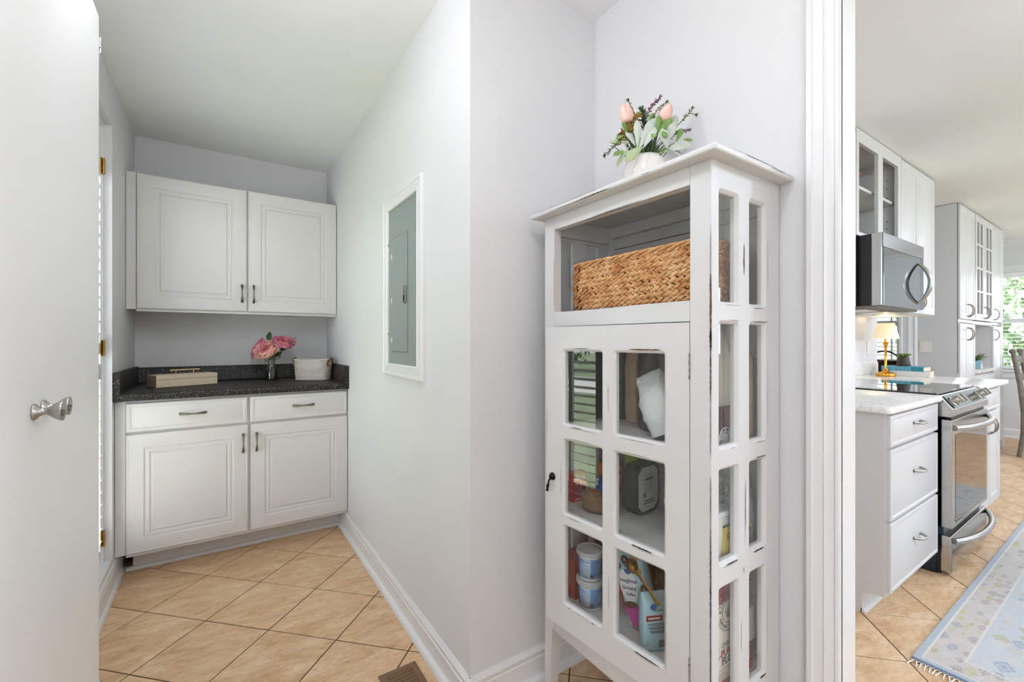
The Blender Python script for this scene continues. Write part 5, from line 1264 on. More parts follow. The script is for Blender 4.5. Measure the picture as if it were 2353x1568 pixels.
MB().box(1.060, 1.140, 1.010, 1.080, S3, S3+0.225).build('carton', mat('deep_green_card', (42, 92, 70), 0.5), gc, bevel=0.0008); MB().box(1.0595, 1.0602, 1.015, 1.076, S3+0.10, S3+0.205).build('striped_panel', M_INK, gc)
jr = thing('glass_jar', 'brown tinted glass jar at the back of the bottom shelf', 'jar', (1.12, 0.90, S3))
MB().lathe([(0.0,0.0),(0.046,0.0),(0.050,0.005),(0.050,0.14),(0.044,0.160),(0.040,0.165),(0.040,0.185),(0.037,0.185),(0.037,0.163),(0.047,0.137),(0.047,0.006),(0.0,0.004)], (1.125, 0.935, S3), 30).build('jar_glass', glass_mat('amber_glass', (196, 170, 130), 1.8, 0.0, 0.03), jr, smooth=45)
MB().lathe([(0.0,0.005),(0.046,0.006),(0.046,0.075),(0.0,0.080)], (1.125, 0.935, S3), 26).build('jar_contents', mat('brown_sugar', (150, 112, 78), 0.9, var=0.3, vscale=40), jr, smooth=45)
MB().lathe([(0.042,0.1855),(0.044,0.187),(0.044,0.205),(0.0,0.207)], (1.125, 0.935, S3), 26).build('jar_lid', M_BRASS, jr, smooth=45)
db = thing('ground_coffee_bag', 'pale blue coffee bag printed with doughnuts leaning in the hutch', 'bag', (0.975, 0.82, S3))
MDB = Matrix.Translation((1.026, 0.842, S3+0.016)) @ Matrix.Rotation(math.radians(-19), 4, 'X') @ Matrix.Rotation(math.radians(-74), 4, 'Z')
mb = MB(); pouch(mb, 0.092, 0.218, 0.052, MDB, 0, 0.62, 12, 0.0016, 41); mb.build('bag_film', M_LBLUE, db, smooth=55)
def on_bag(M, x, y, z): return M @ MTY(x, y, z)
FR = -0.0268
def disc(parent, M, r0, r1, m, name, sx=1.0, sy=1.0, seg=18):
    mb = MB()
    if r0 > 0: mb.loft([[(r*math.cos(2*math.pi*i/seg)*sx, r*math.sin(2*math.pi*i/seg)*sy, z) for i in range(seg)] for r, z in ((r0, 0.0), (r0, 0.0006), (r1, 0.0006), (r1, 0.0))], False, False, 0, M)
    else: mb.lathe([(0.0, 0.0006), (r1, 0.0006), (r1, 0.0)], (0,0,0), seg, 0, M, sx, sy)
    mb.build(name, m, parent)
disc(db, on_bag(MDB, -0.010, FR, 0.112), 0, 0.034, M_BAGW, 'white_oval', 0.82, 1.35, 28)
for x, z, m in ((-0.034, 0.168, M_BROWNP), (0.030, 0.150, M_TAN), (0.037, 0.102, M_BROWNP), (0.036, 0.060, M_BROWNP), (-0.005, 0.182, M_BROWNP), (0.030, 0.020, M_BROWNP), (0.030, 0.190, M_TAN)): disc(db, on_bag(MDB, x, FR+0.0015*(z > 0.15), z), 0.0045, 0.0135, m, 'printed_doughnut', 0.9, 1.0)
disc(db, on_bag(MDB, -0.002, FR-0.0008, 0.158), 0, 0.0125, M_BLUE, 'blue_badge', 0.95, 1.25); text('Great', 0.010, on_bag(MDB, -0.002, FR-0.0016, 0.160) @ Matrix.Rotation(math.radians(-10), 4, 'Z'), M_WHITE, db)
for s, z, sz in (('Doughnut', 0.126, 0.015), ('Ground', 0.106, 0.014), ('Coffee', 0.089, 0.010)): text(s, sz, on_bag(MDB, -0.010, FR-0.0008, z) @ Matrix.Rotation(math.radians(-8), 4, 'Z'), mat('navy_ink', (34, 52, 110), 0.5), db, bold=0.0002)
mb = MB(); mb.loft([[(p[0], FR-0.0006, p[1]) for p in [(-0.040,0.060),(0.004,0.064),(0.012,0.006),(-0.026,0.004)]], [(p[0], FR+0.002, p[1]) for p in [(-0.040,0.060),(0.004,0.064),(0.012,0.006),(-0.026,0.004)]]], True, True, 0, MDB); mb.build('printed_mug', M_MAGENTA, db)
disc(db, on_bag(MDB, -0.018, FR-0.0008, 0.062), 0, 0.0215, M_BROWNP, 'printed_coffee', 1.0, 0.42); disc(db, on_bag(MDB, 0.016, FR-0.0002, 0.036), 0.006, 0.010, M_MAGENTA, 'printed_mug_handle')
MB().box(-0.0455, -0.0385, -0.022, -0.0245, 0.055, 0.115, 0, MDB).build('red_flavour_strip', M_DRED, db)
tb2 = thing('blue_tea_bag', 'plain pale blue bag with barcode at the front of the bottom shelf', 'bag', (0.995, 0.79, S3))
MT2 = Matrix.Translation((1.004, 0.780, S3)) @ Matrix.Rotation(math.atan2(-0.0245, 0.052), 4, 'Z')
mb = MB(); mb.loft([[(*sup(0.052*e, 0.021*f, 2*math.pi*k/24, 6.0), z) for k in range(24)] for z, e, f in ((0,0.98,0.9),(0.006,1,1),(0.120,1,1),(0.136,1,0.75),(0.149,0.98,0.2),(0.153,0.97,0.08))], True, True, 0, MT2); mb.build('bag_film', M_LBLUE, tb2, smooth=45)
FB = -0.0216; on2 = lambda x, z: MT2 @ MTY(x, FB, z)
disc(tb2, on2(-0.026, 0.122), 0, 0.009, M_BLUE, 'blue_badge'); text('Donut', 0.0095, on2(-0.012, 0.1125), M_INK, tb2)
MB().box(-0.046, 0.000, FB-0.0001, FB+0.001, 0.084, 0.099, 0, MT2).build('red_label', M_DRED, tb2); face_lines(tb2, on2(-0.023, 0.0915) @ Matrix.Translation((0,0,0.0002)), [(-0.018, 0.016, 0.0)], M_WHITE, 0.004)
face_lines(tb2, on2(-0.010, 0.06), [(-0.032, -0.028, 0.0168), (-0.026, 0.034, 0.0168), (-0.026, 0.030, 0.0125), (-0.032, -0.028, 0.0068), (-0.026, 0.034, 0.0068), (-0.026, 0.016, 0.0026), (-0.026, 0.026, -0.0035), (-0.022, 0.018, -0.0075)], M_INK, 0.0016)
barcode(tb2, on2(0.008, 0.022), 0.036, 0.020, 7)
mb = MB(); mb.box(-0.050, 0.050, FB+0.0004, FB+0.0016, 0.004, 0.0065, 0, MT2); mb.build('bottom_seam', mat('teal_seam', (96, 156, 172), 0.4), tb2)
M_OLDBRASS = mat('old_brass', (146, 108, 58), 0.32, 1.0, var=0.3, vscale=60)
sn = thing('brass_scoop', 'brass coffee scoop lying across the bag tops', 'scoop', (0.94, 0.775, 0.515))
mb = MB(); mb.lathe([(0.0,-0.017),(0.010,-0.0155),(0.0165,-0.008),(0.0185,0.002),(0.0172,0.002),(0.0152,-0.006),(0.0088,-0.0138),(0.0,-0.015)], (0,0,0), 22, 0, frame_m((0.945, 0.822, 0.572), (0,1,0), (0.55, 0.2, 0.8))); mb.build('scoop_bowl', M_OLDBRASS, sn, smooth=50)
mb = MB(); mb.tube([(0.943, 0.810, 0.566), (0.941, 0.770, 0.541), (0.939, 0.728, 0.512)], [0.0048, 0.0058, 0.0072], 8, flat=0.45); mb.build('scoop_handle', M_OLDBRASS, sn, smooth=50)
rb_ = thing('red_packet', 'red packet at the right edge of the hutch door glass', 'packet', (1.08, 0.715, S3))
mb = MB(); pouch(mb, 0.05, 0.235, 0.035, Matrix.Translation((1.085, 0.725, S3)) @ Matrix.Rotation(1.3, 4, 'Z'), 0, 0.6, 8, 0.001, 55); mb.build('packet_film', M_RED, rb_, smooth=55)
dkb = thing('dark_packet', 'dark brown packet behind the blue bags', 'packet', (1.13, 0.81, S3))
mb = MB(); pouch(mb, 0.09, 0.245, 0.05, Matrix.Translation((1.140, 0.815, S3)) @ Matrix.Rotation(1.4, 4, 'Z'), 0, 0.6, 9, 0.002, 57); mb.build('packet_film', M_DBROWN, dkb, smooth=55)
# flour bag at the near side glass
fl_ = thing('flour_bag', 'cream and red paper flour bag behind the near side glass', 'bag', (1.045, 0.65, S3))
M_FLOUR = mat('cream_flour_paper', (236, 226, 212), 0.6, bump=0.2, bscale=20)
mb = MB(); mb.loft([[(1.045 + p[0], 0.645 + p[1], z) for p in [sup(a, b, 2*math.pi*k/28, 7.0) for k in range(28)]] for z, a, b in ((S3, 0.098, 0.046), (S3+0.01, 0.100, 0.048), (S3+0.19, 0.098, 0.047), (S3+0.225, 0.096, 0.036), (S3+0.240, 0.095, 0.015))]); mb.build('bag_paper', M_FLOUR, fl_, smooth=45)
FY = 0.5965; onf = lambda x, z: MTY(x, FY, z)
MB().box(0.950, 1.140, FY, FY+0.002, S3+0.0005, S3+0.022).build('red_base_band', M_DRED, fl_); MB().box(0.952, 1.138, FY+0.0002, FY+0.004, S3+0.2265, S3+0.2268).build('top_fold', M_DRED, fl_)
mb = MB(); mb.loft([[(1.045 + p[0], 0.645 + p[1], z) for p in [sup(a, b, 2*math.pi*k/28, 7.0) for k in range(28)]] for z, a, b in ((S3+0.205, 0.0985, 0.0450), (S3+0.2255, 0.0970, 0.0372), (S3+0.2402, 0.0960, 0.0160))], False, True); mb.build('red_top_band', mat('raspberry_band', (196, 84, 102), 0.5), fl_, smooth=45)
CX_, CZ_ = 1.031, 0.535
M_INKB = mat('print_slate', (52, 58, 64), 0.5)
disc(fl_, onf(CX_, CZ_), 0.0455, 0.0468, M_INKB, 'outer_ring', 1, 1, 40); disc(fl_, onf(CX_, CZ_), 0.0270, 0.0282, M_INKB, 'inner_ring', 1, 1, 32)
def arc_text(s, r, a0, a1, size, flip=False):
    n = len(s)
    for i, ch in enumerate(s):
        if ch == ' ': continue
        a = math.radians(a0 + (a1-a0)*i/(n-1)); rot = a - math.pi/2 + (math.pi if flip else 0)
        text(ch, size, onf(CX_, CZ_) @ Matrix.Translation((r*math.cos(a), r*math.sin(a), 0.0002)) @ Matrix.Rotation(rot, 4, 'Z'), M_INKB, fl_, bold=0.0002)
arc_text('KING ARTHUR', 0.0368, 168, 12, 0.0145); arc_text('BAKING COMPANY', 0.0372, 198, 342, 0.0105, True)
mb = MB()
for x, h_ in ((-0.014, 0.012), (-0.008, 0.017), (0.0, 0.021), (0.008, 0.017), (0.014, 0.012)): mb.add([(x-0.0018, -0.003, 0), (x+0.0018, -0.003, 0), (x*1.15, h_, 0)], [(0,1,2)], 0, onf(CX_, CZ_) @ Matrix.Translation((0,0,0.0004)))
mb.build('printed_crown', M_INKB, fl_, fixn=False)['kind'] = 'stuff'
mb = MB()
for a in (-50, -25, 0, 25, 50):
    d = Vector((math.sin(math.radians(a)), math.cos(math.radians(a)), 0)); s_ = Vector((d.y, -d.x, 0)); b = Vector((0, -0.016, 0)); L = 0.019
    mb.add([b, b + d*L*0.5 + s_*0.004, b + d*L, b + d*L*0.5 - s_*0.004], [(0,1,2,3)], 0, onf(CX_, CZ_) @ Matrix.Translation((0,0,0.0003)))
mb.build('printed_wheat', M_TAN, fl_, fixn=False)['kind'] = 'stuff'
text('UNBLEACHED', 0.0165, onf(1.048, 0.458), M_INKG, fl_, sx=0.9); text('ALL-PURPOSE', 0.024, onf(1.022, 0.4385), M_DRED, fl_, sx=0.9, bold=0.0005); text('FLOUR', 0.025, onf(1.041, 0.4195), M_INKB, fl_, bold=0.0006)
face_lines(fl_, onf(1.045, 0.39), [(-0.09, 0.09, 0.012), (-0.09, 0.09, -0.006), (-0.085, -0.03, 0.004), (-0.02, 0.03, 0.004), (0.04, 0.09, 0.004), (-0.09, -0.02, -0.001), (-0.01, 0.05, -0.001), (-0.09, 0.08, -0.011)], M_INKG, 0.0011)
fb2 = thing('paper_packet', 'white and red paper packet tilted behind the flour bag', 'packet', (1.17, 0.66, S3))
MFB = Matrix.Translation((1.174, 0.652, S3+0.0016)) @ Matrix.Rotation(math.radians(-4), 4, 'Y')
MB().box(-0.016, 0.016, -0.04, 0.04, 0.0, 0.135, 0, MFB).build('packet_body', M_WHITE, fb2, bevel=0.002); MB().box(-0.0165, 0.0165, -0.0405, 0.0405, 0.0005, 0.050, 0, MFB).build('red_band', M_DRED, fb2, bevel=0.001)
barcode(fb2, MFB @ MTY(0, -0.0406, 0.028), 0.018, 0.022, 9)

# ------------------------------------------------------------------ kitchen: cabinets along the wall
KF = 0.672                                         # face frame of the base cabinets; fronts stand 20 mm proud
KT = 0.020
K_DRAWER = [(0.0, KT-0.004), (0.002, KT-0.001), (0.006, KT), (0.014, KT), (0.017, KT-0.0035), (0.020, KT-0.0035), (0.026, KT-0.0005)]
K_DOOR = [(0.0, KT-0.004), (0.002, KT-0.001), (0.006, KT), (0.052, KT), (0.056, KT-0.006), (0.062, KT-0.006), (0.068, KT-0.003), (0.082, KT-0.001)]
M_HANDLE = mat('dark_nickel', (142, 132, 122), 0.28, 1.0)
def kleaf(name, parent, x0, x1, z0, z1, yb, steps): 
    mb = MB(); raised_panel(mb, x1-x0, z1-z0, KT, NY(x0, yb, z0), steps); return mb.build(name, M_KCAB, parent, smooth=28)
def karc(parent, x, y, z, L=0.100, proj=0.034, vertical=True):
    mb = MB(); arc_handle(mb, L, proj, frame_m((x, y, z), (0,0,1), (-1,0,0)) if vertical else NY(x, y, z), 0.0042)
    return mb.build('handle', M_HANDLE, parent, smooth=60)
kd = thing('drawer_cabinet', 'white three-drawer base cabinet at the end of the kitchen counter', 'cabinet', (2.68, 1.0, 0))
mb = MB(); mb.box(2.345, 3.030, KF, YK-0.001, 0.10, 0.8835); mb.box(2.345, 2.365, KF+0.08, YK-0.001, 0.0, 0.10); mb.build('body', M_KCAB, kd, bevel=0.001)
MB().box(2.365, 3.030, KF+0.085, KF+0.100, 0.0, 0.10).build('toe_kick', M_KCAB, kd)
MB().prism([(KF+0.085, 0.0), (KF+0.085, 0.020), (KF+0.074, 0.016), (KF+0.066, 0.006), (KF+0.066, 0.0)], 'x', 2.345, 3.030).build('shoe_moulding', M_TRIM, kd, smooth=40)
for z0, z1 in ((0.740, 0.874), (0.428, 0.728), (0.125, 0.416)):
    d = kleaf('drawer_front', kd, 2.348, 3.018, z0, z1, KF, K_DRAWER); zc = (z0+z1)/2 + (0.01 if z1 > 0.8 else 0.02)
    mb = MB(); bow_handle(mb, 0.095, 0.030, NY(2.683, KF-KT, zc), 0.0065, 0.0045); mb.build('handle', M_NICKEL, d, smooth=60)
kb_ = thing('corner_base_cabinet', 'white base cabinet with drawer and door right of the range', 'cabinet', (4.24, 1.0, 0))
mb = MB(); mb.box(3.835, 4.60, KF, YK-0.001, 0.10, 0.8835); mb.box(3.835, 4.60, KF+0.085, YK-0.001, 0.0, 0.10); mb.build('body', M_KCAB, kb_, bevel=0.001)
d = kleaf('drawer_front', kb_, 3.842, 4.45, 0.74, 0.874, KF, K_DRAWER)
d1 = kleaf('door', kb_, 3.842, 4.140, 0.125, 0.728, KF, K_DOOR); karc(d1, 4.110, KF-KT, 0.645); d2 = kleaf('door', kb_, 4.150, 4.45, 0.125, 0.728, KF, K_DOOR); karc(d2, 4.180, KF-KT, 0.645)
# counters
def counter(name, label, x0, x1, round_left):
    root = thing(name, label, 'countertop', ((x0+x1)/2, 1.0, 0.884)); y0 = 0.640; r = 0.035
    def outline(e):
        pts = [(x1-e*0, YK-0.0005), (x1, y0+e)]
        if round_left: pts += [(x0 + r - (r-e)*math.cos(a) if False else x0 + r + (r-e)*math.cos(math.radians(270-a)), y0 + r + (r-e)*math.sin(math.radians(270-a))) for a in (0, 22.5, 45, 67.5, 90)] + [(x0+e, YK-0.0005)]
        else: pts += [(x0, y0+e), (x0, YK-0.0005)]
        return pts
    MB().loft([[(*p, z) for p in outline(e)] for z, e in ((0.8845, 0.004), (0.888, 0.001), (0.894, 0.0), (0.906, 0.0), (0.912, 0.0025), (0.9145, 0.008))]).build('slab', M_QUARTZ, root, smooth=40)
    MB().box(x0, x1, YK-0.020, YK-0.0008, 0.9148, 1.012).build('backsplash', M_QUARTZ, root, bevel=0.002)
    return root
counter('countertop', 'white quartz countertop over the three-drawer cabinet', 2.312, 3.036, True)
counter('countertop', 'white quartz countertop right of the range under the lamp', 3.824, 4.660, False)
# wall cabinets
UF = 1.020
ul = thing('upper_cabinet', 'white upper cabinet half hidden by the door jamb', 'cabinet', (2.65, 1.2, 1.38))
MB().box(2.30, 3.040, UF, YK-0.001, 1.382, ZK-0.004).build('body', M_KCAB, ul, bevel=0.001)
for x0, x1 in ((2.304, 2.668), (2.673, 3.036)): kleaf('door', ul, x0, x1, 1.386, ZK-0.03, UF, K_DOOR)
oc = thing('open_upper_cabinet', 'white open shelf cabinet above the microwave', 'cabinet', (3.41, 1.2, 1.80))
mb = MB(); X0_, X1_ = 3.042, 3.790; Z0_, Z1_ = 1.800, ZK-0.004
mb.box(X0_, X0_+0.016, UF, YK-0.001, Z0_, Z1_); mb.box(X1_-0.016, X1_, UF, YK-0.001, Z0_, Z1_); mb.box(X0_+0.016, X1_-0.016, UF, YK-0.001, Z0_, Z0_+0.018); mb.box(X0_+0.016, X1_-0.016, UF, YK-0.001, Z1_-0.018, Z1_); mb.box(X0_+0.016, X1_-0.016, YK-0.010, YK-0.001, Z0_+0.018, Z1_-0.018)
mb.build('body', M_KCAB, oc)
mb = MB()
for a, b in ((X0_, X0_+0.035), (3.375, 3.455), (X1_-0.060, X1_)): mb.box(a, b, UF-0.020, UF, Z0_, Z1_)
for a, b in ((X0_+0.035, 3.375), (3.455, X1_-0.060)): mb.box(a, b, UF-0.020, UF, Z1_-0.075, Z1_); mb.box(a, b, UF-0.020, UF, Z0_, Z0_+0.022)
mb.build('face_frame', M_KCAB, oc, bevel=0.001)
MB().box(X0_+0.017, X1_-0.017, UF+0.012, YK-0.012, 2.100, 2.118).build('shelf', M_KCAB, oc, bevel=0.001)
mb = MB()
for z in (1.86, 1.95, 2.00, 2.16, 2.22, 2.28):
    for y in (UF+0.05, YK-0.08): mb.lathe([(0.0,0.0),(0.0035,0.0),(0.0035,0.0006),(0.0,0.0006)], (0,0,0), 8, 0, frame_m((X1_-0.0161, y, z), (0,-1,0), (0,0,1)))
o = mb.build('pin_holes', M_GAP, oc); o['kind'] = 'stuff'
ur = thing('upper_cabinet', 'white two-door upper cabinet right of the microwave', 'cabinet', (4.16, 1.2, 1.38))
MB().box(3.796, 4.545, UF, YK-0.001, 1.382, ZK-0.004).build('body', M_KCAB, ur, bevel=0.001)
for x0, x1, hx in ((3.800, 4.168, 4.148), (4.173, 4.541, 4.193)): d = kleaf('door', ur, x0, x1, 1.386, ZK-0.012, UF, K_DOOR); karc(d, hx, UF-KT, 1.475)
rbw = thing('red_bowl', 'deep red patterned bowl on the open kitchen shelf', 'bowl', (3.20, 1.2, 2.118))
def redpat():
    m, nt, b = base_mat('red_mosaic_glaze'); tc = nt.new('ShaderNodeTexCoord'); v = nt.new('ShaderNodeTexVoronoi'); v.inputs['Scale'].default_value = 70; nt.link(tc.outputs['Object'], v.inputs['Vector'])
    r = nt.ramp(v.outputs['Distance'], [(0.15, lin((226, 132, 150))), (0.45, lin((160, 16, 56))), (0.8, lin((110, 8, 38)))]); nt.link(r.outputs['Color'], b.inputs['Base Color']); b.inputs['Roughness'].default_value = 0.25; return m
MB().lathe([(0.0,0.0),(0.045,0.0),(0.05,0.006),(0.085,0.045),(0.108,0.095),(0.112,0.10),(0.108,0.10),(0.082,0.05),(0.045,0.012),(0.0,0.010)], (3.245, 1.160, 2.1185), 32).build('bowl_body', redpat(), rbw, smooth=45)
yb = thing('leaf_dish', 'yellow green leaf-shaped dish at the bottom of the open cabinet', 'dish', (3.17, 1.16, 1.818))
mb = MB(); leafblade(mb, (3.10, 1.12, 1.830), (0.9, 0.25, 0.25), 0.15, 0.10, -0.2, n=8); leafblade(mb, (3.12, 1.13, 1.832), (0.35, 0.1, 0.8), 0.085, 0.05, 0.1, n=8); solidify(mb.build('dish_leaf', mat('chartreuse_glaze', (186, 184, 62), 0.2, var=0.3, vscale=30), yb, smooth=70, fixn=False), 0.006)
MB().lathe([(0.0,0.0),(0.035,0.0),(0.03,0.014),(0.0,0.016)], (3.14, 1.135, 1.8185), 20).build('dish_foot', M_WHITE, yb, smooth=45)

# ------------------------------------------------------------------ microwave
mw = thing('microwave', 'stainless over-range microwave with curved bar handle', 'microwave', (3.43, 1.1, 1.375))
WX0, WX1, WF = 3.062, 3.785, 0.885
MB().box(WX0+0.004, WX1, WF+0.055, YK-0.002, 1.392, 1.796).build('body', M_BLACK, mw, bevel=0.002)
MB().box(WX0, WX1, WF+0.006, WF+0.054, 1.390, 1.797).build('door_frame', M_STEEL, mw, bevel=0.004)
MB().box(WX0+0.001, WX1-0.001, WF, WF+0.006, 1.715, 1.796).build('top_band', M_STEELD, mw, bevel=0.002)
mb = MB(); mb.box(WX0+0.012, WX1-0.075, WF+0.0005, WF+0.006, 1.392, 1.713); mb.build('door_glass', mat('mirror_grey_glass', (128, 138, 142), 0.035, 1.0), mw, bevel=0.001)
MB().box(WX1-0.073, WX1-0.003, WF+0.0008, WF+0.006, 1.392, 1.713).build('control_panel', mat('mirror_dark_glass', (104, 112, 116), 0.05, 1.0), mw, bevel=0.001)
mb = MB(); n = 15
mb.tube([(WX1-0.115, WF - 0.058*math.sin(math.pi*i/(n-1))**0.8, 1.425 + 0.255*i/(n-1)) for i in range(n)], [0.008 + 0.006*math.sin(math.pi*i/(n-1)) for i in range(n)], 12); mb.build('handle', M_STEEL, mw, smooth=60)
mb = MB(); mb.box(WX0+0.01, WX1-0.01, WF+0.03, YK-0.03, 1.378, 1.392); mb.build('underside', mat('grey_underside', (120, 112, 104), 0.5), mw, bevel=0.002)
for x0 in (WX0+0.05, WX0+0.40): MB().box(x0, x0+0.25, WF+0.10, WF+0.26, 1.371, 1.3785).build('grease_filter', M_STEEL, mw, bevel=0.003)
MB().box(WX0+0.33, WX0+0.39, WF+0.33, WF+0.40, 1.3735, 1.3785).build('cooktop_lamp', mat('lamp_lens', (255, 236, 200), 0.3, emit=(255, 214, 150), estr=3.0), mw)
d = bpy.data.lights.new('cooktop_light', 'AREA'); d.shape = 'RECTANGLE'; d.size = 0.30; d.size_y = 0.06; d.energy = 2.4; d.color = (1.0, 0.80, 0.55)
o = bpy.data.objects.new('cooktop_light', d); COL.objects.link(o); o.parent = mw; o.location = Vector((WX0+0.40, 1.26, 1.3695)) - Vector(mw['_o'])

# ------------------------------------------------------------------ range
rg = thing('range', 'stainless slide-in electric range with black glass cooktop', 'range', (3.43, 0.97, 0))
GX0, GX1, GF = 3.052, 3.808, 0.607
MB().box(GX0+0.006, GX1-0.006, 0.668, YK-0.03, 0.006, 0.905).build('body', mat('navy_enamel_side', (22, 28, 48), 0.4), rg)
MB().box(GX0-0.004, GX1+0.004, 0.664, YK-0.024, 0.9152, 0.922).build('cooktop', M_BLACKG, rg, bevel=0.002)
mb = MB(); mb.prism([(0.668, 0.912), (0.668, 0.806), (0.612, 0.806), (0.603, 0.812), (0.603, 0.846), (0.655, 0.912)], 'x', GX0, GX1); mb.build('control_console', M_STEEL, rg, bevel=0.002)
sl = math.atan2(0.066, 0.052); MCN = Matrix.Translation((0, 0.6275, 0.879)) @ Matrix.Rotation(sl, 4, 'X')
mb = MB(); mb.box(GX0+0.030, GX1-0.030, -0.036, 0.036, 0.0016, 0.0034, 0, MCN); mb.build('console_glass', mat('console_mirror', (150, 168, 166), 0.06, 1.0), rg)
MB().box(3.33, 3.53, -0.018, 0.020, 0.0034, 0.0040, 0, MCN).build('display', M_BLACKG, rg)
for x in (GX0+0.075, GX0+0.150, GX1-0.150, GX1-0.075):
    k = MB(); Mk = MCN @ Matrix.Translation((x, -0.004, 0.0034)); k.lathe([(0.024,0.0),(0.024,0.004),(0.019,0.007),(0.018,0.030),(0.016,0.033),(0.0,0.033)], (0,0,0), 22, 0, Mk); k.box(-0.0055, 0.0055, -0.020, 0.020, 0.012, 0.042, 0, Mk)
    k.build('knob', M_NICKEL, rg, smooth=35)
od = MB().box(GX0, GX1, GF, 0.650, 0.245, 0.792).build('oven_door', M_STEEL, rg, bevel=0.004)
MB().box(GX0+0.055, GX1-0.045, GF-0.0012, GF+0.001, 0.270, 0.715).build('oven_window', mat('mirror_brown_glass', (112, 98, 88), 0.04, 1.0), od, bevel=0.0005)
MB().box(GX0+0.030, GX1-0.030, GF+0.010, 0.640, 0.793, 0.801).build('vent_slot', M_BLACK, od)
mb = MB()
for k in range(18): mb.box(GX0+0.06+k*0.036, GX0+0.062+k*0.036, GF+0.010, GF+0.036, 0.7925, 0.7985)
o = mb.build('vent_fins', M_STEEL, od); o['kind'] = 'stuff'
def barhandle(parent, z, x0, x1, out, r):
    mb = MB(); n = 17
    mb.tube([(x0 + (x1-x0)*i/(n-1), GF - out*(1 - abs(2*i/(n-1)-1)**2.2) - 0.004, z) for i in range(n)], r, 12); mb.build('handle', M_STEEL, parent, smooth=60)
barhandle(od, 0.752, GX0+0.02, GX1-0.02, 0.058, 0.0145)
dw = MB().box(GX0, GX1, GF+0.004, 0.650, 0.022, 0.205).build('warming_drawer', M_STEEL, rg, bevel=0.004)
MB().box(GX0+0.008, GX1-0.008, GF+0.0028, GF+0.0045, 0.030, 0.198).build('drawer_face', mat('mirror_steel', (168, 164, 158), 0.12, 1.0), dw)
barhandle(dw, 0.182, GX0+0.02, GX1-0.02, 0.060, 0.0145)
MB().box(GX0+0.002, GX1-0.002, 0.640, 0.668, 0.206, 0.244).build('shadow_gap', mat('dark_teal_gap', (24, 44, 56), 0.3), rg)
MB().box(GX0+0.012, GX1-0.012, 0.651, 0.668, 0.006, 0.20).build('gap_fill', M_BLACK, rg)  # black block added to keep the gap below the range dark
for x in (GX0+0.04, GX1-0.04):
    for y in (0.70, 1.30): MB().lathe([(0.018,0.0),(0.018,0.004),(0.008,0.005),(0.008,0.0062)], (x, y, 0.0), 12).build('foot', M_BLACK, rg)

# ------------------------------------------------------------------ things on the far counter
tl = thing('table_lamp', 'small gold table lamp with a lit cream shade on the kitchen counter', 'lamp', (4.36, 1.245, 0.915))
LX_, LY_, LZ_ = 4.36, 1.245, 0.9152
MB().lathe([(0.0,0.0),(0.060,0.0),(0.063,0.004),(0.063,0.018),(0.056,0.026),(0.034,0.030),(0.022,0.036),(0.014,0.050),(0.0085,0.058),(0.008,0.215),(0.011,0.222),(0.009,0.230),(0.016,0.250),(0.018,0.262),(0.008,0.268),(0.006,0.33),(0.0,0.33)], (LX_, LY_, LZ_), 28).build('lamp_stand', M_GOLD, tl, smooth=45)
ms, nt_, bs = base_mat('cream_lamp_shade'); bs.inputs['Base Color'].default_value = lin((246, 232, 204)); bs.inputs['Roughness'].default_value = 0.8; bs.inputs['Emission Color'].default_value = lin((255, 226, 170)); bs.inputs['Emission Strength'].default_value = 0.22
MB().lathe([(0.082,0.292),(0.083,0.294),(0.056,0.412),(0.055,0.414),(0.0535,0.412),(0.0805,0.294),(0.080,0.292)], (LX_, LY_, LZ_), 36).build('lamp_shade', ms, tl, smooth=45)
MB().lathe([(0.0,0.330),(0.012,0.338),(0.018,0.356),(0.012,0.374),(0.0,0.380)], (LX_, LY_, LZ_), 16).build('bulb', mat('bulb_glow', (255, 240, 210), 0.4, emit=(255, 220, 160), estr=6), tl, smooth=60)
d = bpy.data.lights.new('bulb_light', 'POINT'); d.energy = 0.6; d.shadow_soft_size = 0.02; d.color = (1.0, 0.82, 0.58)
o = bpy.data.objects.new('bulb_light', d); COL.objects.link(o); o.parent = tl; o.location = (0, 0, 0.395)
def book(label, x0, x1, y0, y1, z0, z1, cov, rot=0.0, group=None):
    """a book lying flat, spine towards -X"""
    c = Vector(((x0+x1)/2, (y0+y1)/2, z0)); b = thing('book', label, 'book', tuple(c), group); M = Matrix.Translation(c) @ Matrix.Rotation(rot, 4, 'Z'); w, l, h = (x1-x0)/2, (y1-y0)/2, z1-z0
    mb = MB(); mb.box(-w, w, -l, l, 0, 0.003, 0, M); mb.box(-w, w, -l, l, h-0.003, h, 0, M); mb.box(-w-0.002, -w+0.003, -l, l, 0, h, 0, M); mb.build('cover', cov, b, bevel=0.001)
    MB().box(-w+0.003, w-0.004, -l+0.004, l-0.004, 0.003, h-0.003, 0, M).build('page_block', mat('page_paper', (226, 202, 172), 0.8), b)
    return b, M, w, l, h
b1, Mb, w_, l_, h_ = book('pale grey book, lower of two beside the gold lamp', 4.455, 4.63, 1.015, 1.255, 0.9152, 0.9545, mat('pale_grey_cloth', (206, 208, 204), 0.7), math.radians(4))
b2, Mb, w_, l_, h_ = book('blue patterned book under the black succulent pot', 4.462, 4.63, 1.040, 1.300, 0.9548, 0.9905, mat('blue_patterned_cloth', (96, 164, 190), 0.6, var=0.4, vscale=60), math.radians(-2))
MB().box(-w_-0.0026, -w_-0.0019, -l_+0.002, -l_+0.075, 0.002, h_-0.002, 0, Mb).build('teal_spine_end', mat('teal_cloth', (30, 124, 136), 0.6), b2)
sc = thing('succulent_pot', 'green succulent in a black tapered pot on the blue book', 'plant', (4.545, 1.185, 0.9910))
sx_, sy_, sz_ = 4.545, 1.185, 0.9910
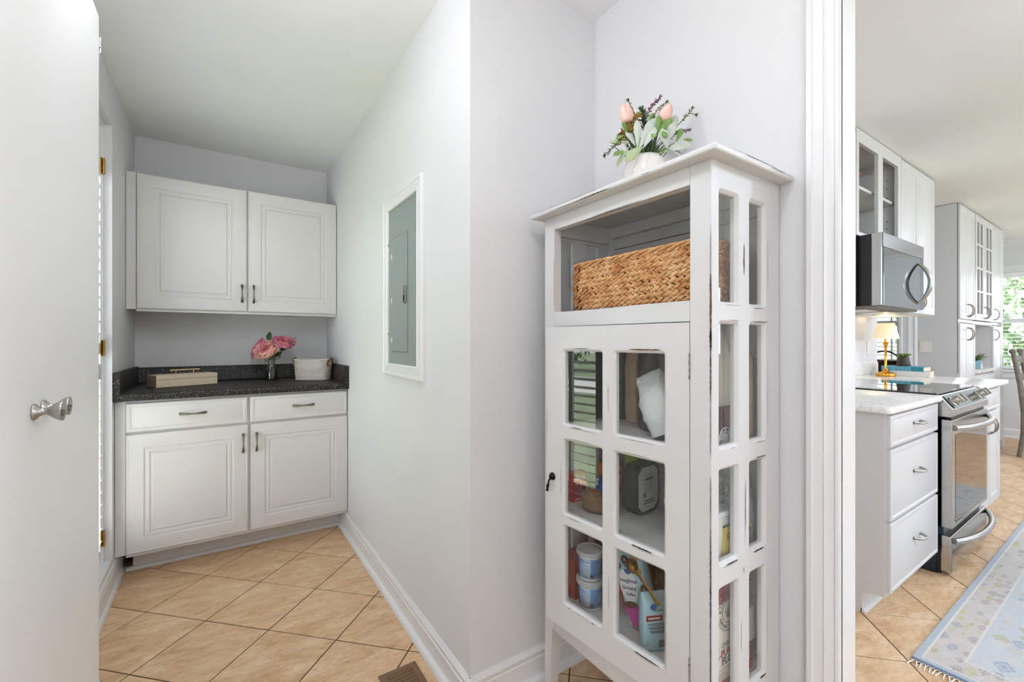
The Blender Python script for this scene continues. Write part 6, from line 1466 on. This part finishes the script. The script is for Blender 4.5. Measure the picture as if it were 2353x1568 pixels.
MB().lathe([(0.0,0.0),(0.044,0.0),(0.045,0.003),(0.035,0.072),(0.033,0.074),(0.031,0.072),(0.032,0.066),(0.0,0.064)], (sx_, sy_, sz_), 28).build('pot', mat('black_stoneware', (44, 36, 32), 0.4), sc, smooth=45)
for lay, (n, L, up) in enumerate(((8, 0.048, 0.45), (7, 0.042, 0.9), (5, 0.034, 1.8))):
    for i in range(n):
        a = 2*math.pi*(i + 0.5*lay)/n; mb = MB(); leafblade(mb, (sx_ + 0.008*math.cos(a), sy_ + 0.008*math.sin(a), sz_+0.068), (math.cos(a), math.sin(a), up), L, 0.020, -0.15, n=5, fold=0.25)
        solidify(mb.build('succulent_leaf', M_LEAFG, sc, smooth=80, fixn=False), 0.004)
def wall_plate(label, M, w, h, n=1):
    p = thing('outlet_plate', label, 'outlet', tuple(M.translation)); mb = MB(); mb.box(-w/2, w/2, -h/2, h/2, 0, 0.005, 0, M); mb.build('plate', M_CREAM, p, bevel=0.002)
    for dz in (-0.020, 0.020): MB().box(-0.016, 0.016, dz-0.013, dz+0.013, 0.005, 0.0062, 0, M).build('socket', M_WHITE, p, bevel=0.002); 
    mb = MB()
    for dz in (-0.020, 0.020):
        for dx in (-0.006, 0.006): mb.box(dx-0.0012, dx+0.0012, dz-0.004, dz+0.005, 0.0062, 0.0066, 0, M)
    o = mb.build('slots', M_BLACK, p); o['kind'] = 'stuff'
wall_plate('cream outlet plate on the wall beside the lamp', NY(4.50, YK-0.0005, 1.130), 0.072, 0.118)
wall_plate('cream square outlet plate on the tall cabinet side', frame_m((5.4485, 1.262, 1.135), (0,-1,0), (0,0,1)), 0.085, 0.105)

# ------------------------------------------------------------------ tall built-in with glass doors
bi = thing('built_in_cabinet', 'tall white built-in with glass doors and an open niche', 'cabinet', (6.3, 1.17, 0))
BF = 1.055; TX0, TX1, TYB = 5.45, 7.20, 1.334; ZT = ZK - 0.004
NX0, NX1 = 6.00, 6.775
mb = MB(); mb.box(TX0, TX0+0.02, BF-0.004, TYB, 0.0, ZT); mb.box(TX1-0.02, TX1, BF, TYB, 0.0, ZT); mb.box(TX0+0.02, TX1-0.02, TYB-0.012, TYB, 0.0, ZT); mb.box(TX0+0.02, TX1-0.02, BF, TYB-0.012, ZT-0.02, ZT)
mb.box(TX0+0.02, NX0, BF+0.002, TYB-0.012, 0.08, 1.36); mb.box(NX1, TX1-0.02, BF+0.002, TYB-0.012, 0.08, 1.36); mb.box(NX0, NX1, BF+0.002, TYB-0.012, 0.08, 0.90); mb.box(TX0+0.02, TX1-0.02, BF+0.002, TYB-0.012, 1.352, 1.384)
mb.box(TX0+0.02, NX0, BF+0.002, TYB-0.012, 1.384, ZT-0.02); mb.box(NX1, TX1-0.02, BF+0.002, TYB-0.012, 1.384, ZT-0.02)
mb.build('body', M_KCAB, bi, bevel=0.001)
MB().box(TX0-0.002, TX0+0.003, BF-0.006, BF-0.004, 0.9, ZT).build('side_shadow_gap', M_GAP, bi)
for k, (x0, x1) in enumerate(((TX0+0.012, 5.728), (5.734, 5.995), (6.780, TX1-0.008))):
    d = kleaf('door', bi, x0, x1, 1.390, ZT-0.008, BF, K_DOOR); hx = x1-0.030 if k == 0 else x0+0.030; karc(d, hx, BF-KT, 1.470, 0.11, 0.036)
    d = kleaf('door', bi, x0, x1, 0.100, 1.345, BF, K_DOOR); karc(d, hx, BF-KT, 1.255, 0.11, 0.036)
for k, (x0, x1) in enumerate(((6.003, 6.385), (6.390, 6.772))):
    W2, H2 = x1-x0, ZT-0.008-1.390; M = NY(x0, BF, 1.390); gd = MB(); fw_ = 0.055; cols, rws = 2, 4
    cells = []
    for i in range(cols):
        for j in range(rws):
            cw, ch_ = (W2-2*fw_)/cols, (H2-2*fw_)/rws
            a0 = 0 if i == 0 else fw_+i*cw; a1 = W2 if i == cols-1 else fw_+(i+1)*cw; c0 = 0 if j == 0 else fw_+j*ch_; c1 = H2 if j == rws-1 else fw_+(j+1)*ch_
            cells.append((a0, a1, c0, c1, fw_+i*cw+0.011, fw_+(i+1)*cw-0.011, fw_+j*ch_+0.011, fw_+(j+1)*ch_-0.011, 0.001))
    pane_cells(gd, cells, M @ Matrix.Translation((0,0,KT)), KT, 0.004, 0.004, 1)
    d = gd.build('glass_door', M_KCAB, bi, smooth=30)
    for c in cells: MB().box(c[4]-0.003, c[5]+0.003, c[6]-0.003, c[7]+0.003, 0.006, 0.009, 0, M).build('pane', M_GLASS, d)
    karc(d, x1-0.028 if k == 0 else x0+0.028, BF-KT, 1.470, 0.11, 0.036)
for z in (1.72, 2.05): MB().box(NX0+0.005, NX1-0.005, BF+0.03, TYB-0.014, z, z+0.016).build('inner_shelf', M_KCAB, bi)
kleaf('drawer_front', bi, NX0+0.004, NX1-0.004, 0.735, 0.86, BF, K_DRAWER)
for x0, x1 in ((NX0+0.004, 6.385), (6.390, NX1-0.004)): kleaf('door', bi, x0, x1, 0.100, 0.725, BF, K_DOOR)
MB().box(NX0-0.004, NX1+0.004, BF-0.05, TYB-0.014, 0.885, 0.912).build('niche_ledge', M_QUARTZ, bi, bevel=0.003)
fl2 = [(TX1+0.0, BF+0.02), (TX1+0.0, BF-0.012), (TX1+0.012, BF-0.018), (TX1+0.016, BF-0.012), (TX1+0.028, BF-0.012), (TX1+0.032, BF-0.018), (TX1+0.044, BF-0.018), (TX1+0.048, BF-0.012), (TX1+0.060, BF-0.012), (TX1+0.064, BF-0.018), (TX1+0.078, BF-0.012), (TX1+0.078, BF+0.02)]
MB().prism(fl2, 'z', 0.0, ZT).build('fluted_pilaster', M_KCAB, bi)
MB().box(TX1-0.004, TX1+0.082, BF-0.024, BF+0.02, 0.0, 0.11).build('plinth_block', M_KCAB, bi, bevel=0.004)
fn = thing('fern_plant', 'small green fern in a pot inside the niche', 'plant', (6.60, 1.15, 0.912))
MB().lathe([(0.0,0.0),(0.045,0.0),(0.06,0.07),(0.056,0.07),(0.05,0.06),(0.0,0.058)], (6.60, 1.150, 0.9125), 20).build('pot', mat('tan_pot', (176, 158, 138), 0.6), fn, smooth=45)
mb = MB(); rn = random.Random(2)
for k in range(46):
    a = rn.uniform(0, 6.28); leafblade(mb, (6.60, 1.150, 0.97), (math.cos(a), math.sin(a), rn.uniform(0.5, 1.9)), rn.uniform(0.08, 0.15), 0.022, rn.uniform(0.1, 0.5), n=6)
o = mb.build('fronds', M_LEAFG, fn, smooth=80, fixn=False); o['kind'] = 'stuff'; solidify(o, 0.001)
for k in range(3):
    book('pale blue book in the niche, %s of three' % ('lowest', 'middle', 'topmost')[k], 6.38-0.01*k, 6.51, 1.065, 1.130+0.02*k, 0.9125 + k*0.024, 0.9360 + k*0.024, mat('pale_blue_cloth', (158-8*k, 192, 208), 0.6), 0.05*k, 'books in the niche')

# ------------------------------------------------------------------ rug, chair, passage basket
def rug_mat(x0, y1):
    m, nt, b = base_mat('woven_rug'); ge = nt.new('ShaderNodeNewGeometry'); sp = nt.new('ShaderNodeSeparateXYZ'); nt.link(ge.outputs['Position'], sp.inputs[0])
    dx = nt.math('SUBTRACT', sp.outputs['X'], x0); dy = nt.math('SUBTRACT', y1, sp.outputs['Y']); dist = nt.math('MINIMUM', dx, dy)
    cv = nt.new('ShaderNodeCombineXYZ')
    nt.link(nt.math('SNAP', sp.outputs['X'], 0.006), cv.inputs['X']); nt.link(nt.math('SNAP', sp.outputs['Y'], 0.006), cv.inputs['Y'])
    def motif(scale, c_bg, cols, thr, ax=(1,1,1)):
        mp = nt.new('ShaderNodeMapping'); mp.inputs['Scale'].default_value = ax; nt.link(cv.outputs[0], mp.inputs['Vector'])
        v = nt.new('ShaderNodeTexVoronoi'); v.distance = 'MANHATTAN'; v.inputs['Scale'].default_value = scale; v.inputs['Randomness'].default_value = 0.45; nt.link(mp.outputs[0], v.inputs['Vector'])
        sc_ = nt.new('ShaderNodeSeparateColor'); nt.link(v.outputs['Color'], sc_.inputs[0])
        pick = nt.ramp(sc_.outputs[0], [(i/len(cols), lin(c)) for i, c in enumerate(cols)], 'CONSTANT')
        ring = nt.ramp(v.outputs['Distance'], [(0.0, (1,1,1,1)), (thr*0.38, (0.35,0.35,0.35,1)), (thr*0.62, (0.9,0.9,0.9,1)), (thr, (0,0,0,1))], 'CONSTANT')
        n = nt.noise(160, 2, 0.6, ge.outputs['Position']); f = nt.math('MULTIPLY', ring.outputs['Color'], nt.math('GREATER_THAN', n.outputs['Fac'], 0.36))
        return nt.mix(nt.math('MULTIPLY', f, 0.6), c_bg, pick.outputs['Color'])
    band = motif(15, lin((208, 201, 193)), [(176, 160, 96), (150, 140, 142), (214, 214, 220), (138, 150, 170), (226, 206, 200), (196, 186, 120)], 0.55, (1.0, 1.9, 1))
    field = motif(12, lin((203, 207, 209)), [(184, 168, 96), (222, 208, 200), (134, 152, 174), (206, 192, 176), (216, 212, 210), (226, 210, 202)], 0.62, (1.1, 1.6, 1))
    s1 = nt.math('GREATER_THAN', dist, 0.021); s2 = nt.math('GREATER_THAN', dist, 0.028); s3 = nt.math('GREATER_THAN', dist, 0.118); s4 = nt.math('GREATER_THAN', dist, 0.125)
    c = nt.mix(s1, lin((184, 192, 200)), lin((226, 218, 212))); c = nt.mix(s2, c, band); c = nt.mix(s3, c, lin((226, 216, 210))); c = nt.mix(s4, c, field)
    n2 = nt.noise(420, 2, 0.7, ge.outputs['Position']); g = nt.ramp(n2.outputs['Fac'], [(0.3, (0.74, 0.74, 0.74, 1)), (0.65, (1, 1, 1, 1))])
    nt.link(nt.mix(1.0, c, g.outputs['Color'], 'MULTIPLY'), b.inputs['Base Color']); b.inputs['Roughness'].default_value = 0.95
    bp = nt.new('ShaderNodeBump'); bp.inputs['Strength'].default_value = 0.5; bp.inputs['Distance'].default_value = 0.002; nt.link(n2.outputs['Fac'], bp.inputs['Height']); nt.link(bp.outputs['Normal'], b.inputs['Normal'])
    return m
RX0, RX1, RY0, RY1 = 2.165, 5.10, -0.36, 0.540
rg_ = thing('runner_rug', 'pale blue and beige patterned runner with white fringe on the kitchen floor', 'rug', ((RX0+RX1)/2, 0.09, 0.0005))
MB().box(RX0, RX1, RY0, RY1, 0.0005, 0.009).build('rug_pile', rug_mat(RX0, RY1), rg_, bevel=0.002)
MB().box(RX0-0.012, RX0, RY0, RY1, 0.0005, 0.007).build('end_selvedge', mat('slate_blue_selvedge', (112, 128, 148), 0.95, var=0.3, vscale=120), rg_, bevel=0.002)
mb = MB(); rn = random.Random(6); y = RY0 + 0.006
while y < RY1:
    j = rn.uniform(-0.004, 0.004)
    mb.tube([(RX0-0.012, y-0.005, 0.004), (RX0-0.022, y, 0.005)], 0.0015, 5); mb.tube([(RX0-0.012, y+0.005, 0.004), (RX0-0.022, y, 0.005)], 0.0015, 5); mb.ico((RX0-0.024, y, 0.005), 0.0030, 1)
    mb.tube([(RX0-0.024, y, 0.005), (RX0-0.040, y+j, 0.003), (RX0-0.052, y+2*j, 0.002)], [0.0020, 0.0024, 0.0028], 5); y += 0.0125
o = mb.build('fringe', mat('cotton_fringe', (232, 224, 210), 0.95), rg_, smooth=60); o['kind'] = 'stuff'

M_GWOOD = mat('weathered_grey_wood', (122, 112, 104), 0.55, var=0.3, vscale=12, bump=0.2, bscale=20, aniso=(4, 4, 0.5))
dc = thing('dining_chair', 'grey weathered wood dining chair at the far right edge', 'chair', (6.70, 0.55, 0))
cx0, cx1, cy = 6.80, 7.26, 0.830
for x in (cx0+0.02, cx1-0.02):
    mb = MB(); mb.tube([(x, cy+0.035, 0.0), (x, cy+0.005, 0.25), (x, cy, 0.46), (x, cy+0.028, 0.75), (x, cy+0.075, 1.07)], [0.017, 0.021, 0.024, 0.021, 0.019], 10); mb.ico((x, cy+0.080, 1.085), (0.028, 0.028, 0.026), 2); mb.build('back_post', M_GWOOD, dc, smooth=50)
for x in (cx0+0.02, cx1-0.02): MB().tube([(x, cy-0.40, 0.0), (x, cy-0.40, 0.2), (x, cy-0.40, 0.44)], [0.016, 0.022, 0.024], 10).build('leg', M_GWOOD, dc, smooth=50)
MB().box(cx0, cx1, cy-0.43, cy+0.015, 0.44, 0.475).build('seat', M_GWOOD, dc, bevel=0.010, bseg=3)
for z, dy_ in ((0.62, 0.015), (0.80, 0.033), (0.99, 0.062)):
    n = 9; mb = MB(); mb.loft([[(cx0+0.03 + (cx1-cx0-0.06)*i/(n-1), cy + dy_ + 0.02*math.sin(math.pi*i/(n-1)) + a, z + b_ + 0.015*math.sin(math.pi*i/(n-1))) for a, b_ in ((-0.008,-0.035),(0.008,-0.035),(0.008,0.035),(-0.008,0.035))] for i in range(n)]); mb.build('back_slat', M_GWOOD, dc, smooth=40)
for y0, y1, x in ((cy-0.40, cy, cx0+0.02), (cy-0.40, cy, cx1-0.02)): MB().tube([(x, y0, 0.20), (x, y1, 0.20)], 0.010, 8).build('stretcher', M_GWOOD, dc, smooth=50)

ptb = thing('console_table', 'small white console table beyond the cased opening', 'table', (6.3, 1.95, 0))
MB().box(6.0, 6.6, 1.62, 2.30, 0.80, 0.83).build('table_top', M_TRIM, ptb, bevel=0.003)
for x in (6.03, 6.57):
    for y in (1.65, 2.27): MB().box(x-0.02, x+0.02, y-0.02, y+0.02, 0.0, 0.80).build('leg', M_TRIM, ptb)
wb_ = thing('wicker_hamper', 'dark brown wicker hamper with arched handle beyond the opening', 'basket', (6.2, 1.74, 0.83))
M_WICK = mat('dark_wicker', (92, 56, 40), 0.6, var=0.5, vscale=40)
for k in range(9): MB().loft([[(*p, 0.832 + k*0.016 + dz) for p in rrect(6.06-e, 6.32+e, 1.64-e, 1.92+e, 0.03, 3)] for dz, e in ((0.0, 0.0), (0.004, 0.004), (0.011, 0.004), (0.0155, 0.0))]).build('wicker_course', M_WICK, wb_, smooth=50)
mb = MB(); mb.tube([(6.19, 1.64 + 0.14 - 0.13*math.cos(a), 0.975 + 0.10*math.sin(a)) for a in [math.pi*i/14 for i in range(15)]], 0.008, 8); mb.build('handle', M_BLACK, wb_, smooth=50)
